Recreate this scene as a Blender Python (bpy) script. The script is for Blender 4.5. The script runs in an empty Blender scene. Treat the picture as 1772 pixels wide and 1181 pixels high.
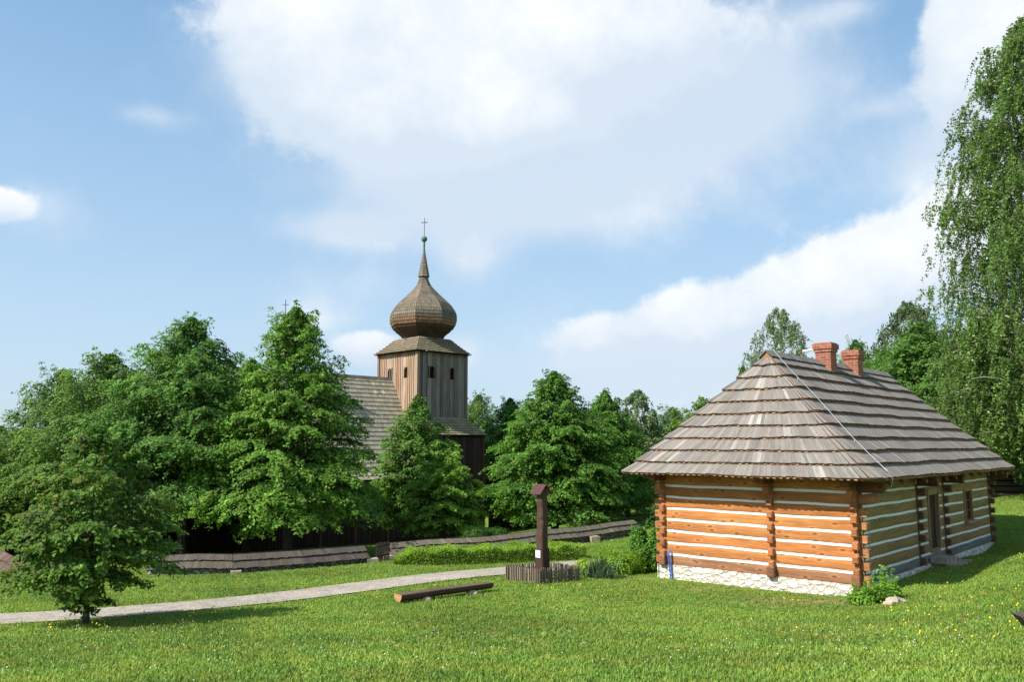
import bpy, math, random
import numpy as np
from mathutils import Vector

# ------------------------------------------------------------------ camera, sky, sun, exposure
S = bpy.context.scene
C = S.collection
cam_d = bpy.data.cameras.new('camera')
cam = bpy.data.objects.new('camera', cam_d); C.objects.link(cam); S.camera = cam
cam_d.sensor_width = 36; cam_d.lens = 36*1430/1772
cam_d.clip_start = .1; cam_d.clip_end = 3000
cam.location = (0, 0, 1.65)
cam.rotation_euler = (math.radians(90)+math.atan(179.5/1430), 0, 0)
S.render.resolution_x = 1024; S.render.resolution_y = 683
S.view_settings.view_transform = 'Standard'; S.view_settings.look = 'None'
S.view_settings.exposure = 0.68; S.view_settings.gamma = 1.0
SUN_AZ, SUN_EL, SUN_E = -120.0, 44.0, 4.6      # azimuth from +Y, clockwise
SKY_STR = .11
W = bpy.data.worlds.new('World'); S.world = W; W.use_nodes = True


def build_world():
    nt = W.node_tree; N = nt.nodes; L = nt.links; N.clear()
    def math_(op, a, b=None, c=None, clamp=False):
        n = N.new('ShaderNodeMath'); n.operation = op; n.use_clamp = clamp
        for i, v in enumerate((a, b, c)):
            if v is None: continue
            if isinstance(v, (int, float)): n.inputs[i].default_value = v
            else: L.new(v, n.inputs[i])
        return n.outputs[0]
    def noise(vec, scale, detail=6, rough=.55, out='Fac'):
        n = N.new('ShaderNodeTexNoise'); L.new(vec, n.inputs['Vector'])
        n.inputs['Scale'].default_value = scale; n.inputs['Detail'].default_value = detail; n.inputs['Roughness'].default_value = rough
        return n.outputs[out]
    def mix(fac, a, b):
        n = N.new('ShaderNodeMix'); n.data_type = 'RGBA'
        for s, v in ((n.inputs[0], fac), (n.inputs[6], a), (n.inputs[7], b)):
            if isinstance(v, tuple): s.default_value = (*v, 1)
            elif isinstance(v, (int, float)): s.default_value = v
            else: L.new(v, s)
        return n.outputs[2]
    out = N.new('ShaderNodeOutputWorld'); bg = N.new('ShaderNodeBackground')
    bg.inputs['Strength'].default_value = SKY_STR
    L.new(bg.outputs[0], out.inputs[0])
    sky = N.new('ShaderNodeTexSky'); sky.sky_type = 'NISHITA'; sky.sun_disc = False
    sky.sun_elevation = math.radians(SUN_EL); sky.sun_rotation = math.radians(SUN_AZ)
    sky.air_density = 1.0; sky.dust_density = 1.6; sky.ozone_density = 1.6; sky.altitude = 200
    tc = N.new('ShaderNodeTexCoord'); sep = N.new('ShaderNodeSeparateXYZ'); L.new(tc.outputs['Generated'], sep.inputs[0])
    x, y, z = sep.outputs
    D = 57.29578
    az = math_('MULTIPLY', math_('ARCTAN2', x, y), D)
    el = math_('MULTIPLY', math_('ARCSINE', z), D)
    v = tc.outputs['Generated']
    # warp the directions a little so that cloud outlines billow
    n1 = noise(v, 7.0, 10, .62); n2 = noise(v, 3.0, 4, .5); n3 = noise(v, 16.0, 8, .6)
    w1 = math_('MULTIPLY', math_('SUBTRACT', n1, .5), 2.0); w3 = math_('MULTIPLY', math_('SUBTRACT', n3, .5), 2.0)
    def field(blobs, k):
        tot = None; low = None
        for (a, e, sa, se, wt) in blobs:
            dx = math_('DIVIDE', math_('SUBTRACT', az, a), sa); dy = math_('DIVIDE', math_('SUBTRACT', el, e), se)
            r2 = math_('ADD', math_('MULTIPLY', dx, dx), math_('MULTIPLY', dy, dy))
            g = math_('MULTIPLY', math_('POWER', 2.718, math_('MULTIPLY', r2, -k)), wt)
            gl = math_('MULTIPLY', g, dy)
            tot = g if tot is None else math_('ADD', tot, g)
            low = gl if low is None else math_('ADD', low, gl)
        return tot, low
    # (az, el, half width, half height, weight) of each cloud, in degrees
    hard = [(-3, 27.0, 13, 5.6, 1.1), (-14.5, 26.5, 7.5, 4.6, 1.0), (9, 27, 9, 4.5, .8), (-9, 21, 8.0, 3.8, .9), (0, 22, 8, 3.2, .6),
            (25.5, 11.6, 6, 3.2, 1.1), (19.5, 9.4, 6, 3.0, 1.0), (12.5, 8.2, 5.5, 2.6, 1.0), (6.0, 7.0, 4.5, 2.2, .9), (31, 13, 5, 3.4, .9),
            (31.2, 21.8, 5.0, 4.0, 1.2), (35, 26.5, 4.5, 5, 1.1), (29, 26, 2.0, 2.6, .4),
            (-9.8, 6.7, 2.6, 1.3, 1.1), (-32.8, 14.0, 2.2, 1.2, 1.0), (-34, 8.0, 1.5, .7, .8),
            (95, 30, 30, 12, 1), (-120, 16, 28, 7, .9), (170, 35, 30, 10, .9), (-75, 14, 16, 5, .8), (65, 14, 16, 6, .9)]
    soft = [(2, 23, 17, 6.5, 1.1), (14, 23, 9, 4.5, .75), (-4, 17.2, 9, 3.0, .7), (5, 16.5, 8, 2.6, .55), (-11.5, 14.4, 4.5, 1.3, .75), (-3.2, 13.2, 2.2, 1.6, .7), (-18, 24.5, 4, 2.6, .6),
            (16, 5.2, 16, 3.2, 1.1), (29, 17.2, 4.5, 3.6, .8), (-4.0, 6.4, 2.2, 1.3, .6), (-14, 8.6, 3.5, 1.2, .5), (-24.5, 20.6, 2.2, .7, .45), (23, 27, 2.5, .8, .5), (25, 21, 2.0, .6, .3), (-12, 11, 9, 1.4, .35), (-30, 13.6, 4, 2, .35)]
    th, lh = field(hard, 1.15); ts, ls = field(soft, 1.0)
    def sstep(x, lo, hi):
        mr = N.new('ShaderNodeMapRange'); mr.interpolation_type = 'SMOOTHSTEP'
        L.new(x, mr.inputs[0]); mr.inputs[1].default_value = lo; mr.inputs[2].default_value = hi; return mr.outputs[0]
    fh = math_('ADD', math_('ADD', th, math_('MULTIPLY', w1, .72)), math_('MULTIPLY', w3, .30))
    ah = math_('MULTIPLY', sstep(fh, .34, .68), .97)
    as_ = math_('MULTIPLY', sstep(math_('ADD', math_('ADD', ts, math_('MULTIPLY', w1, .45)), math_('MULTIPLY', w3, .12)), .08, .92), .86)
    alpha = math_('SUBTRACT', 1.0, math_('MULTIPLY', math_('SUBTRACT', 1.0, ah), math_('SUBTRACT', 1.0, as_)))
    relief = math_('DIVIDE', lh, math_('ADD', th, .12))
    lit = math_('ADD', math_('MULTIPLY', relief, .75), math_('MULTIPLY', math_('SUBTRACT', n2, .5), .8))
    lit = math_('ADD', lit, math_('MULTIPLY', w1, .85)); lit = math_('ADD', lit, math_('MULTIPLY', w3, .40))
    lit = math_('ADD', lit, math_('MULTIPLY', sstep(th, .5, 1.4), .30)); lit = math_('ADD', lit, .16, clamp=True)
    cloud = mix(lit, (4.0, 4.6, 5.3), (6.0, 6.1, 6.15))
    hz = math_('SUBTRACT', 1.0, math_('DIVIDE', math_('MAXIMUM', el, 0.0), 30.0), clamp=True)
    pale = mix(math_('ADD', .42, math_('MULTIPLY', hz, .45)), sky.outputs[0], mix(hz, (1.65, 3.4, 5.25), (3.5, 4.45, 5.3)))
    L.new(mix(alpha, pale, cloud), bg.inputs['Color'])
build_world()

sun_d = bpy.data.lights.new('sun', 'SUN'); sun = bpy.data.objects.new('sun', sun_d); C.objects.link(sun)
sun_d.energy = SUN_E; sun_d.angle = math.radians(.5); sun_d.color = (1.0, .95, .86)
_a, _e = math.radians(SUN_AZ), math.radians(SUN_EL)
sdir = Vector((math.sin(_a)*math.cos(_e), math.cos(_a)*math.cos(_e), math.sin(_e)))
sun.rotation_euler = sdir.to_track_quat('Z', 'Y').to_euler(); sun.location = sdir*100
S.cycles.max_bounces = 8; S.cycles.transparent_max_bounces = 8

# ------------------------------------------------------------------ helpers
R = random.Random(7)

def tag(o, label=None, cat=None, group=None, kind=None):
    if label: o['label'] = label
    if cat: o['category'] = cat
    if group: o['group'] = group
    if kind: o['kind'] = kind
    return o

def empty(name, loc, label, cat, group=None, rz=0.0):
    o = bpy.data.objects.new(name, None); C.objects.link(o); o.location = loc; o.rotation_euler = (0, 0, rz)
    o.empty_display_size = .3
    return tag(o, label, cat, group)

class MB:
    """collects faces with a colour and UV (metres) each; build() links ONE mesh object"""
    def __init__(s): s.v = []; s.f = []; s.uv = []; s.c = []
    def face(s, pts, uvs, col):
        i = len(s.v); s.v += [tuple(p) for p in pts]; s.f.append(tuple(range(i, i+len(pts)))); s.uv += list(uvs); s.c += [(*col, 1)]*len(pts)
    def quad(s, a, b, c, d, col, u0=0, v0=0):
        a, b, c, d = Vector(a), Vector(b), Vector(c), Vector(d)
        l = (b-a).length; w = (d-a).length
        s.face((a, b, c, d), ((u0, v0), (u0+l, v0), (u0+l, v0+w), (u0, v0+w)), col)
    def hexa(s, p, col, uv=None, endcol=None):
        """p: 8 corners: bottom ring 0-3, top ring 4-7; length runs 0->1"""
        u0, v0 = uv if uv else (R.random()*50, R.random()*50)
        e = endcol or col
        for k, (a, b, c, d) in enumerate(((3, 2, 1, 0), (4, 5, 6, 7), (0, 1, 5, 4), (2, 3, 7, 6), (1, 2, 6, 5), (3, 0, 4, 7))):
            s.quad(p[a], p[b], p[c], p[d], e if k > 3 else col, u0, v0+k*.4)
    def box(s, o, a, b, c, col, uv=None, endcol=None):
        """oriented box from corner o along a (grain), b, c"""
        o, a, b, c = Vector(o), Vector(a), Vector(b), Vector(c)
        if a.cross(b).dot(c) < 0: o = o+c; c = -c
        s.hexa([o, o+a, o+a+b, o+b, o+c, o+a+c, o+a+b+c, o+b+c], col, uv, endcol)
    def cbox(s, cx, cy, z0, sx, sy, h, col, rz=0, grain='z', uv=None):
        ca, sa = math.cos(rz), math.sin(rz)
        X = Vector((ca, sa, 0)); Y = Vector((-sa, ca, 0)); Z = Vector((0, 0, 1))
        o = Vector((cx, cy, z0))-X*sx/2-Y*sy/2
        if grain == 'z': s.box(o, Z*h, X*sx, Y*sy, col, uv)
        elif grain == 'x': s.box(o, X*sx, Y*sy, Z*h, col, uv)
        else: s.box(o, Y*sy, Z*h, X*sx, col, uv)
    def tube(s, pts, rad, col, n=8, cap=True):
        pts = [Vector(p) for p in pts]
        if not hasattr(rad, '__len__'): rad = [rad]*len(pts)
        rings = []; Lg = 0; ls = []
        ref = Vector((.13, .31, .94)); 
        for i, p in enumerate(pts):
            d = (pts[min(i+1, len(pts)-1)]-pts[max(i-1, 0)]).normalized()
            r_ = Vector((1, 0, 0)) if abs(d.z) > .8 else Vector((0, 0, 1))
            x = d.cross(r_).normalized(); y = d.cross(x).normalized()
            rings.append([p+(x*math.cos(t)+y*math.sin(t))*rad[i] for t in [2*math.pi*k/n for k in range(n)]])
            ls.append(Lg); 
            if i+1 < len(pts): Lg += (pts[i+1]-p).length
        u0 = R.random()*20
        for i in range(len(pts)-1):
            for k in range(n):
                k2 = (k+1) % n; w = 2*math.pi*rad[i]/n
                s.face((rings[i][k], rings[i+1][k], rings[i+1][k2], rings[i][k2]), ((u0+ls[i], w*k), (u0+ls[i+1], w*k), (u0+ls[i+1], w*k+w), (u0+ls[i], w*k+w)), col)
        if cap:
            for rg in (rings[0], rings[-1][::-1]):
                s.face(rg, [(math.cos(2*math.pi*k/n)*.1, math.sin(2*math.pi*k/n)*.1) for k in range(n)], col)
    def build(s, name, mat, parent=None, smooth=False):
        me = bpy.data.meshes.new(name); me.from_pydata(s.v, [], s.f)
        uv = me.uv_layers.new(name='UVMap'); uv.data.foreach_set('uv', np.array(s.uv, 'f').ravel())
        ca = me.color_attributes.new('Col', 'FLOAT_COLOR', 'CORNER'); ca.data.foreach_set('color', np.array(s.c, 'f').ravel())
        me.materials.append(mat)
        if smooth: me.polygons.foreach_set('use_smooth', [True]*len(me.polygons))
        me.update()
        o = bpy.data.objects.new(name, me); C.objects.link(o)
        if parent: o.parent = parent; o.matrix_parent_inverse = parent_inv(parent)
        return o

def parent_inv(p):
    from mathutils import Matrix
    chain = Matrix.Identity(4); q = p; st = []
    while q: st.append(q); q = q.parent
    for q in reversed(st):
        chain = chain @ (q.matrix_parent_inverse if q.parent else Matrix.Identity(4)) @ Matrix.LocRotScale(q.location, q.rotation_euler.to_quaternion(), q.scale)
    return chain.inverted()

def vary(c, a=.12, hue=.03):
    k = 1+R.uniform(-a, a)
    return tuple(max(.002, x*k*(1+R.uniform(-hue, hue))) for x in c)

# ------------------------------------------------------------------ materials
class M_:
    def __init__(s, name):
        s.m = bpy.data.materials.new(name); s.m.use_nodes = True; s.nt = s.m.node_tree; s.N = s.nt.nodes; s.L = s.nt.links
        s.b = s.N['Principled BSDF']; s.out = s.N['Material Output']
        s.b.inputs['Roughness'].default_value = .8; s.b.inputs['Specular IOR Level'].default_value = .3
    def set(s, sock, v):
        if isinstance(v, tuple): sock.default_value = (*v, 1) if len(v) == 3 and sock.type == 'RGBA' else v
        elif isinstance(v, (int, float)): sock.default_value = v
        else: s.L.new(v, sock)
    def coord(s, kind='Object', scale=(1, 1, 1)):
        t = s.N.new('ShaderNodeTexCoord'); mp = s.N.new('ShaderNodeMapping'); s.L.new(t.outputs[kind], mp.inputs[0]); mp.inputs['Scale'].default_value = scale
        return mp.outputs[0]
    def wpos(s): return s.N.new('ShaderNodeNewGeometry').outputs['Position']
    def noise(s, vec, scale, detail=5, rough=.6, out='Fac', dist=0):
        n = s.N.new('ShaderNodeTexNoise'); s.L.new(vec, n.inputs['Vector']); n.inputs['Scale'].default_value = scale
        n.inputs['Detail'].default_value = detail; n.inputs['Roughness'].default_value = rough; n.inputs['Distortion'].default_value = dist
        return n.outputs[out]
    def vor(s, vec, scale, feature='F1', out='Distance', rnd=1, dim='3D'):
        n = s.N.new('ShaderNodeTexVoronoi'); n.voronoi_dimensions = dim; n.feature = feature; s.L.new(vec, n.inputs['Vector']); n.inputs['Scale'].default_value = scale; n.inputs['Randomness'].default_value = rnd
        return n.outputs[out]
    def math(s, op, a, b=None, clamp=False):
        n = s.N.new('ShaderNodeMath'); n.operation = op; n.use_clamp = clamp; s.set(n.inputs[0], a)
        if b is not None: s.set(n.inputs[1], b)
        return n.outputs[0]
    def mr(s, v, a, b, c=0.0, d=1.0):
        n = s.N.new('ShaderNodeMapRange'); s.L.new(v, n.inputs[0])
        for i, q in enumerate((a, b, c, d)): n.inputs[i+1].default_value = q
        return n.outputs[0]
    def mix(s, f, a, b, mode='MIX'):
        n = s.N.new('ShaderNodeMix'); n.data_type = 'RGBA'; n.blend_type = mode
        s.set(n.inputs[0], f); s.set(n.inputs[6], a); s.set(n.inputs[7], b); return n.outputs[2]
    def scale_col(s, col, k):
        n = s.N.new('ShaderNodeVectorMath'); n.operation = 'SCALE'; s.set(n.inputs[0], col); s.set(n.inputs['Scale'], k); return n.outputs[0]
    def attr(s, name='Col', out='Color'):
        n = s.N.new('ShaderNodeAttribute'); n.attribute_name = name; return n.outputs[out]
    def bump(s, h, strength=.5, dist=.01):
        n = s.N.new('ShaderNodeBump'); s.L.new(h, n.inputs['Height']); n.inputs['Strength'].default_value = strength; n.inputs['Distance'].default_value = dist
        s.L.new(n.outputs[0], s.b.inputs['Normal'])

def wood(name, knots=.0, lo=.62, hi=1.3, rough=.8, along=1.2, across=28, streak=(.5, .47, .45), streak_amt=0.0):
    m = M_(name); uv = m.coord('UV', (along, across, 1)); uv2 = m.coord('UV', (along*.35, across*.28, 1))
    g = m.noise(uv, 1.0, 6, .65, dist=.6); g2 = m.noise(uv2, 1.0, 4, .6, dist=.8)
    f = m.math('ADD', m.math('MULTIPLY', g, .6), m.math('MULTIPLY', g2, .4))
    k = m.mr(f, .3, .7, lo, hi)
    col = m.scale_col(m.attr(), k)
    big = m.noise(m.coord('UV', (.5, 2.2, 1)), 1.0, 3)
    col = m.mix(m.mr(big, .45, .75, 0, .35), col, m.scale_col(col, .6))
    if streak_amt:
        st = m.mr(m.noise(m.coord('UV', (2.0, 14, 1)), 1, 3), .62, .7, 0, streak_amt)
        col = m.mix(st, col, streak)
    if knots:
        cr = m.mr(m.noise(m.coord('UV', (.7, 42, 1)), 1.0, 4, .6), .60, .66, 0, .55); col = m.mix(cr, col, m.scale_col(m.attr(), .22))
        hb = m.mr(m.noise(m.coord('UV', (.8, 1.7, 1)), 1.0, 5, .65), .52, .70, 0, .35); col = m.mix(hb, col, m.mix(1.0, col, (1.45, 1.75, 2.1), 'MULTIPLY'))
        db = m.mr(m.noise(m.coord('UV', (.45, 3.1, 1)), 1.3, 5, .65), .55, .72, 0, .5); col = m.mix(db, col, m.scale_col(col, .5))
        kv = m.vor(m.coord('UV', (1.5, 3.4, 1)), 1.0, dim='2D'); kk = m.mr(kv, .04, .11, 1, 0); rg = m.math('MULTIPLY', m.mr(kv, .11, .17, 0, 1), m.mr(kv, .17, .26, 1, 0)); col = m.mix(m.math('MULTIPLY', rg, .5), col, m.scale_col(col, 1.5))
        col = m.mix(m.math('MULTIPLY', kk, knots), col, m.scale_col(m.attr(), .28))
    m.L.new(col, m.b.inputs['Base Color']); m.b.inputs['Roughness'].default_value = rough
    m.bump(f, .6, .012)
    return m.m

def leaf(name, trans=.35, gloss=.58, var=.35):
    m = M_(name)
    n = m.noise(m.coord('Object'), 1.3, 3); col = m.scale_col(m.attr(), m.mr(n, .3, .7, 1-var, 1+var))
    m.L.new(col, m.b.inputs['Base Color']); m.b.inputs['Roughness'].default_value = gloss; m.b.inputs['Specular IOR Level'].default_value = .22
    t = m.N.new('ShaderNodeBsdfTranslucent'); tc = m.mix(.5, col, (.22, .42, .03), 'MIX'); m.L.new(m.scale_col(col, 1.7), t.inputs[0])
    mx = m.N.new('ShaderNodeMixShader'); mx.inputs[0].default_value = trans
    m.L.new(m.b.outputs[0], mx.inputs[1]); m.L.new(t.outputs[0], mx.inputs[2]); m.L.new(mx.outputs[0], m.out.inputs[0])
    return m.m

def plain(name, col, rough=.6, metal=0.0, amt=.25, sc=6, bump=.3):
    m = M_(name); n = m.noise(m.coord('Object'), sc, 6)
    m.L.new(m.scale_col(col if not isinstance(col, tuple) else m.mix(0, col, col), m.mr(n, .25, .75, 1-amt, 1+amt)), m.b.inputs['Base Color'])
    m.b.inputs['Roughness'].default_value = rough; m.b.inputs['Metallic'].default_value = metal
    if bump: m.bump(n, bump, .01)
    return m.m

def rubble(name, stone1, stone2, mortar, sc=(4, 6), edge=(.03, .10)):
    m = M_(name); uv = m.coord('UV', (sc[0], sc[1], 1))
    wob = m.noise(uv, .9, 3, out='Color'); vv = m.N.new('ShaderNodeVectorMath'); vv.operation = 'ADD'
    m.L.new(uv, vv.inputs[0]); m.L.new(m.scale_col(wob, .5), vv.inputs[1]); uv = vv.outputs[0]
    e = m.vor(uv, 1, 'DISTANCE_TO_EDGE'); cc = m.vor(uv, 1, 'F1', 'Color')
    sp = m.N.new('ShaderNodeSeparateColor'); m.L.new(cc, sp.inputs[0])
    st = m.mix(sp.outputs[0], stone1, stone2)
    n = m.noise(uv, 4, 6); st = m.scale_col(st, m.mr(n, .3, .7, .8, 1.12))
    k = m.mr(e, edge[0], edge[1])
    m.L.new(m.mix(k, mortar, st), m.b.inputs['Base Color']); m.b.inputs['Roughness'].default_value = .9
    bl = m.mr(m.noise(m.coord('UV', (1, 1, 1)), 1.6, 5, .7), .5, .72, 0, .45)
    m.L.new(m.mix(bl, m.mix(k, mortar, st), m.scale_col(st, .55)), m.b.inputs['Base Color'])
    m.bump(m.math('ADD', m.math('MULTIPLY', m.mr(e, 0, .3), 1.6), m.math('MULTIPLY', n, .5)), .8, .03)
    return m.m

def brick(name):
    m = M_(name); uv = m.coord('UV', (1, 1, 1)); b = m.N.new('ShaderNodeTexBrick'); m.L.new(uv, b.inputs['Vector'])
    for k, v in (('Color1', (.36, .105, .055, 1)), ('Color2', (.24, .07, .04, 1)), ('Mortar', (.30, .22, .17, 1))): b.inputs[k].default_value = v
    for k, v in (('Scale', 1), ('Mortar Size', .008), ('Brick Width', .24), ('Row Height', .085), ('Bias', 0)): b.inputs[k].default_value = v
    n = m.noise(uv, 7, 5)
    m.L.new(m.scale_col(b.outputs[0], m.mr(n, .3, .7, .65, 1.25)), m.b.inputs['Base Color']); m.bump(b.outputs['Fac'], -.5, .01)
    return m.m

MAT = dict(
    log=wood('varnished_log', knots=.8, lo=.52, hi=1.45, rough=.7, along=1.3, across=20),
    shingle=wood('weathered_shingle', lo=.62, hi=1.35, rough=.85, along=3, across=24),
    board=wood('weathered_board', lo=.5, hi=1.4, rough=.85, along=1.0, across=18),
    dark=wood('dark_timber', lo=.6, hi=1.35, rough=.75, along=1.5, across=14),
    bark=wood('bark', lo=.5, hi=1.4, rough=.95, along=6, across=14),
    leaf=leaf('leaf'), birch_leaf=leaf('birch_leaf', .3, .4, .25), hedge_leaf=leaf('hedge_leaf', .35, .5, .2),
    lime=plain('lime_plaster', (.78, .79, .80), .9, 0, .10, 9),
    found=rubble('cream_fieldstone', (.80, .70, .58), (.86, .82, .76), (.40, .34, .28), (4.2, 6.0), (.03, .09)),
    rubble=rubble('grey_rubble', (.20, .19, .175), (.36, .34, .31), (.07, .065, .06), (4.5, 6.5), (.05, .16)),
    stone=plain('pale_limestone', (.36, .29, .225), .9, 0, .4, 7, .9),
    brick=brick('red_brick'),
    copper=plain('copper_patina', (.075, .17, .14), .6, 0, .4, 8),
    iron=plain('dark_iron', (.06, .055, .05), .6, .3, .3, 8),
    zinc=plain('zinc_wire', (.42, .43, .45), .4, .3, .1, 8, 0),
    maroon=plain('maroon_sheet', (.085, .03, .03), .45, .0, .3, 10),
    void=plain('dark_interior', (.006, .005, .004), .95, 0, .2, 3, 0),
    plaque=plain('white_plaque', (.78, .78, .76), .5, 0, .05, 8, 0),
    blue=plain('blue_hose', (.05, .12, .42), .4, 0, .1, 8, 0),
    glass=plain('window_glass', (.03, .035, .04), .12, 0, .1, 2, 0),
)

# ------------------------------------------------------------------ terrain
CP = np.array([(-5.64, 9.5, -.95), (0, 9, -.81), (5.05, 8.5, -.67), (7.67, 13, -1.30), (18.75, 32, -1.25), (21.6, 36, -.95), (-8.3, 16.8, -1.86), (-10.5, 17.6, -1.95),
    (-6.3, 20.9, -2.15), (-.1, 26.7, -2.35), (2.3, 29.5, -2.46), (4.5, 32, -2.5), (.87, 23.6, -2.08), (-2.6, 19.5, -1.97), (-.6, 21.5, -2.02),
    (-12, 28, -2.63), (-9.3, 28.2, -2.62), (-5.2, 31, -2.68), (-4.5, 33, -2.80), (.4, 36.8, -2.85), (6.7, 44, -2.98), (-1.8, 56, -4.25), (-12, 48, -4.1), (-10, 36, -3.4), (8.4, 50, -2.94),
    (-16.7, 28, -2.45), (-3.8, 29, -2.43), (2.5, 31.5, -2.52), (8.6, 20.8, -2.12), (10.1, 21.9, -1.95), (12.1, 24.1, -1.92), (14.8, 27.0, -1.92), (4.4, 25.1, -2.25), (17.4, 29.9, -2.0), (13, 34, -2.3), (12.2, 21.8, -1.80),
    (16.5, 24, -1.35), (14, 18, -.95), (22, 28, -.7), (30, 40, .2), (20, 50, -1.6), (0, 0, .0), (10, 0, .35), (-10, 0, -.35), (25, 5, 1.2), (-25, 5, -1.2), (0, -30, 2.2), (50, 20, 3.5),
    (-50, 20, -3), (-45, 60, -4.6), (0, 75, -4.6), (0, 100, -5), (60, 80, 0), (-80, 100, -6), (80, 100, .5), (-90, 0, -4), (90, 0, 5), (0, -90, 4), (0, 140, -6), (-100, -90, 0), (100, -90, 6)], float)
def _tps(r): return np.where(r > 1e-9, r*r*np.log(r+1e-12), 0)
def _fit():
    n = len(CP); P = CP[:, :2]/20
    K = _tps(np.linalg.norm(P[:, None]-P[None], axis=2))+np.eye(n)*.004
    Q = np.hstack([np.ones((n, 1)), P]); A = np.block([[K, Q], [Q.T, np.zeros((3, 3))]])
    return np.linalg.solve(A, np.concatenate([CP[:, 2], np.zeros(3)]))
WT = _fit()
def gz(x, y):
    x = np.atleast_1d(np.asarray(x, float)); y = np.atleast_1d(np.asarray(y, float)); sh = x.shape
    r = np.hypot(x, y-20); k = np.minimum(1, 110/np.maximum(r, 1e-6)); xx = x*k; yy = (y-20)*k+20
    P = np.stack([xx.ravel(), yy.ravel()], 1)/20; out = np.empty(len(P))
    for s in range(0, len(P), 20000):
        p = P[s:s+20000]; out[s:s+20000] = _tps(np.linalg.norm(p[:, None]-CP[None, :, :2]/20, axis=2)) @ WT[:-3]+WT[-3]+p @ WT[-2:]
    z = out.reshape(sh)-.004*np.maximum(0, r-110)
    return z
def g1(x, y): return float(gz(x, y)[0])
def G(x, y, dz=0): return Vector((x, y, g1(x, y)+dz))

def np_mesh(name, verts, faces, mat, parent=None, col=None, smooth=True, attrs=None):
    me = bpy.data.meshes.new(name); k = faces.shape[1]
    me.vertices.add(len(verts)); me.vertices.foreach_set('co', np.asarray(verts, 'f').ravel())
    me.loops.add(faces.size); me.loops.foreach_set('vertex_index', faces.astype('i').ravel())
    me.polygons.add(len(faces)); me.polygons.foreach_set('loop_start', np.arange(0, faces.size, k, dtype='i'))
    if smooth: me.polygons.foreach_set('use_smooth', np.ones(len(faces), bool))
    if col is not None:
        ca = me.color_attributes.new('Col', 'FLOAT_COLOR', 'POINT'); c = np.ones((len(verts), 4), 'f'); c[:, :3] = col; ca.data.foreach_set('color', c.ravel())
    for an, av in (attrs or {}).items():
        a = me.attributes.new(an, 'FLOAT', 'POINT'); a.data.foreach_set('value', np.asarray(av, 'f'))
    if mat: me.materials.append(mat)
    me.update(calc_edges=True); me.validate()
    o = bpy.data.objects.new(name, me); C.objects.link(o)
    if parent: o.parent = parent; o.matrix_parent_inverse = parent_inv(parent)
    return o

# gravel path centre line with half widths
PATH = [(-30, 9.5, 1.3), (-18, 14.3, 1.15), (-10.6, 17.6, 1.0), (-6.6, 20.6, .95), (-3.4, 23.6, .95), (-.4, 26.6, 1.0), (2.4, 28.9, 1.15), (4.9, 30.2, 1.0), (7.6, 32.6, .9), (9.9, 38, .9), (10.2, 44, 1.0), (9.6, 50, 1.6), (14, 57, 2.0), (28, 62, 2.2)]
def catmull(P, n=12):
    P = [np.array(p, float) for p in P]; P = [2*P[0]-P[1]]+P+[2*P[-1]-P[-2]]; out = []
    for i in range(1, len(P)-2):
        for t in np.linspace(0, 1, n, endpoint=False):
            a, b, c, d = P[i-1:i+3]; out.append(.5*((2*b)+(c-a)*t+(2*a-5*b+4*c-d)*t*t+(-a+3*b-3*c+d)*t**3))
    out.append(P[-2]); return np.array(out)
PC = catmull(PATH)
def path_dist(x, y):
    d = np.full(x.shape, 1e9)
    for p in PC: d = np.minimum(d, np.hypot(x-p[0], y-p[1])-p[2])
    return d

# house frame
HC = np.array([8.706, 21.112]); HA = math.radians(47.53); HW, HL = 5.82, 12.9
HU = np.array([-math.sin(HA), math.cos(HA)])      # along the front (left-receding)
HV = np.array([math.cos(HA), math.sin(HA)])       # along the side (right-receding)
def HP(s, t, z): p = HC+HU*s+HV*t; return Vector((p[0], p[1], z))   # s along front, t along side
def in_house(x, y, m=0.0):
    s = (x-HC[0])*HU[0]+(y-HC[1])*HU[1]; t = (x-HC[0])*HV[0]+(y-HC[1])*HV[1]
    return (s > -m) & (s < HW+m) & (t > -m) & (t < HL+m)

def m_ground():
    m = M_('meadow_soil'); p = m.wpos()
    a = m.noise(p, .35, 4); b = m.noise(p, 3.0, 6, .7); c = m.noise(p, 22, 4, .7)
    col = m.mix(m.mr(a, .35, .65), (.12, .22, .025), (.18, .27, .035))
    col = m.mix(m.mr(b, .4, .7), col, (.16, .22, .04)); col = m.scale_col(col, m.mr(c, .3, .7, .6, 1.25))
    dry = m.attr('dry', 'Fac'); dd = m.math('MULTIPLY', dry, m.mr(b, .35, .6), clamp=True)
    col = m.mix(dd, col, (.30, .22, .12))
    m.L.new(col, m.b.inputs['Base Color']); m.b.inputs['Roughness'].default_value = 1; m.b.inputs['Specular IOR Level'].default_value = .1
    m.bump(m.math('ADD', b, c), .8, .05); return m.m
def m_path():
    m = M_('gravel'); p = m.wpos(); a = m.noise(p, .8, 5); c = m.vor(p, 28, 'F1', 'Color'); d = m.vor(p, 28)
    sp = m.N.new('ShaderNodeSeparateColor'); m.L.new(c, sp.inputs[0])
    col = m.mix(m.mr(a, .3, .7), (.31, .265, .215), (.42, .365, .30)); col = m.scale_col(col, m.mr(sp.outputs[0], 0, 1, .62, 1.25)); col = m.scale_col(col, m.mr(m.noise(p, 2.6, 6, .7), .3, .7, .72, 1.15))
    m.L.new(col, m.b.inputs['Base Color']); m.b.inputs['Roughness'].default_value = 1; m.bump(d, -.6, .02); return m.m

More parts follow.
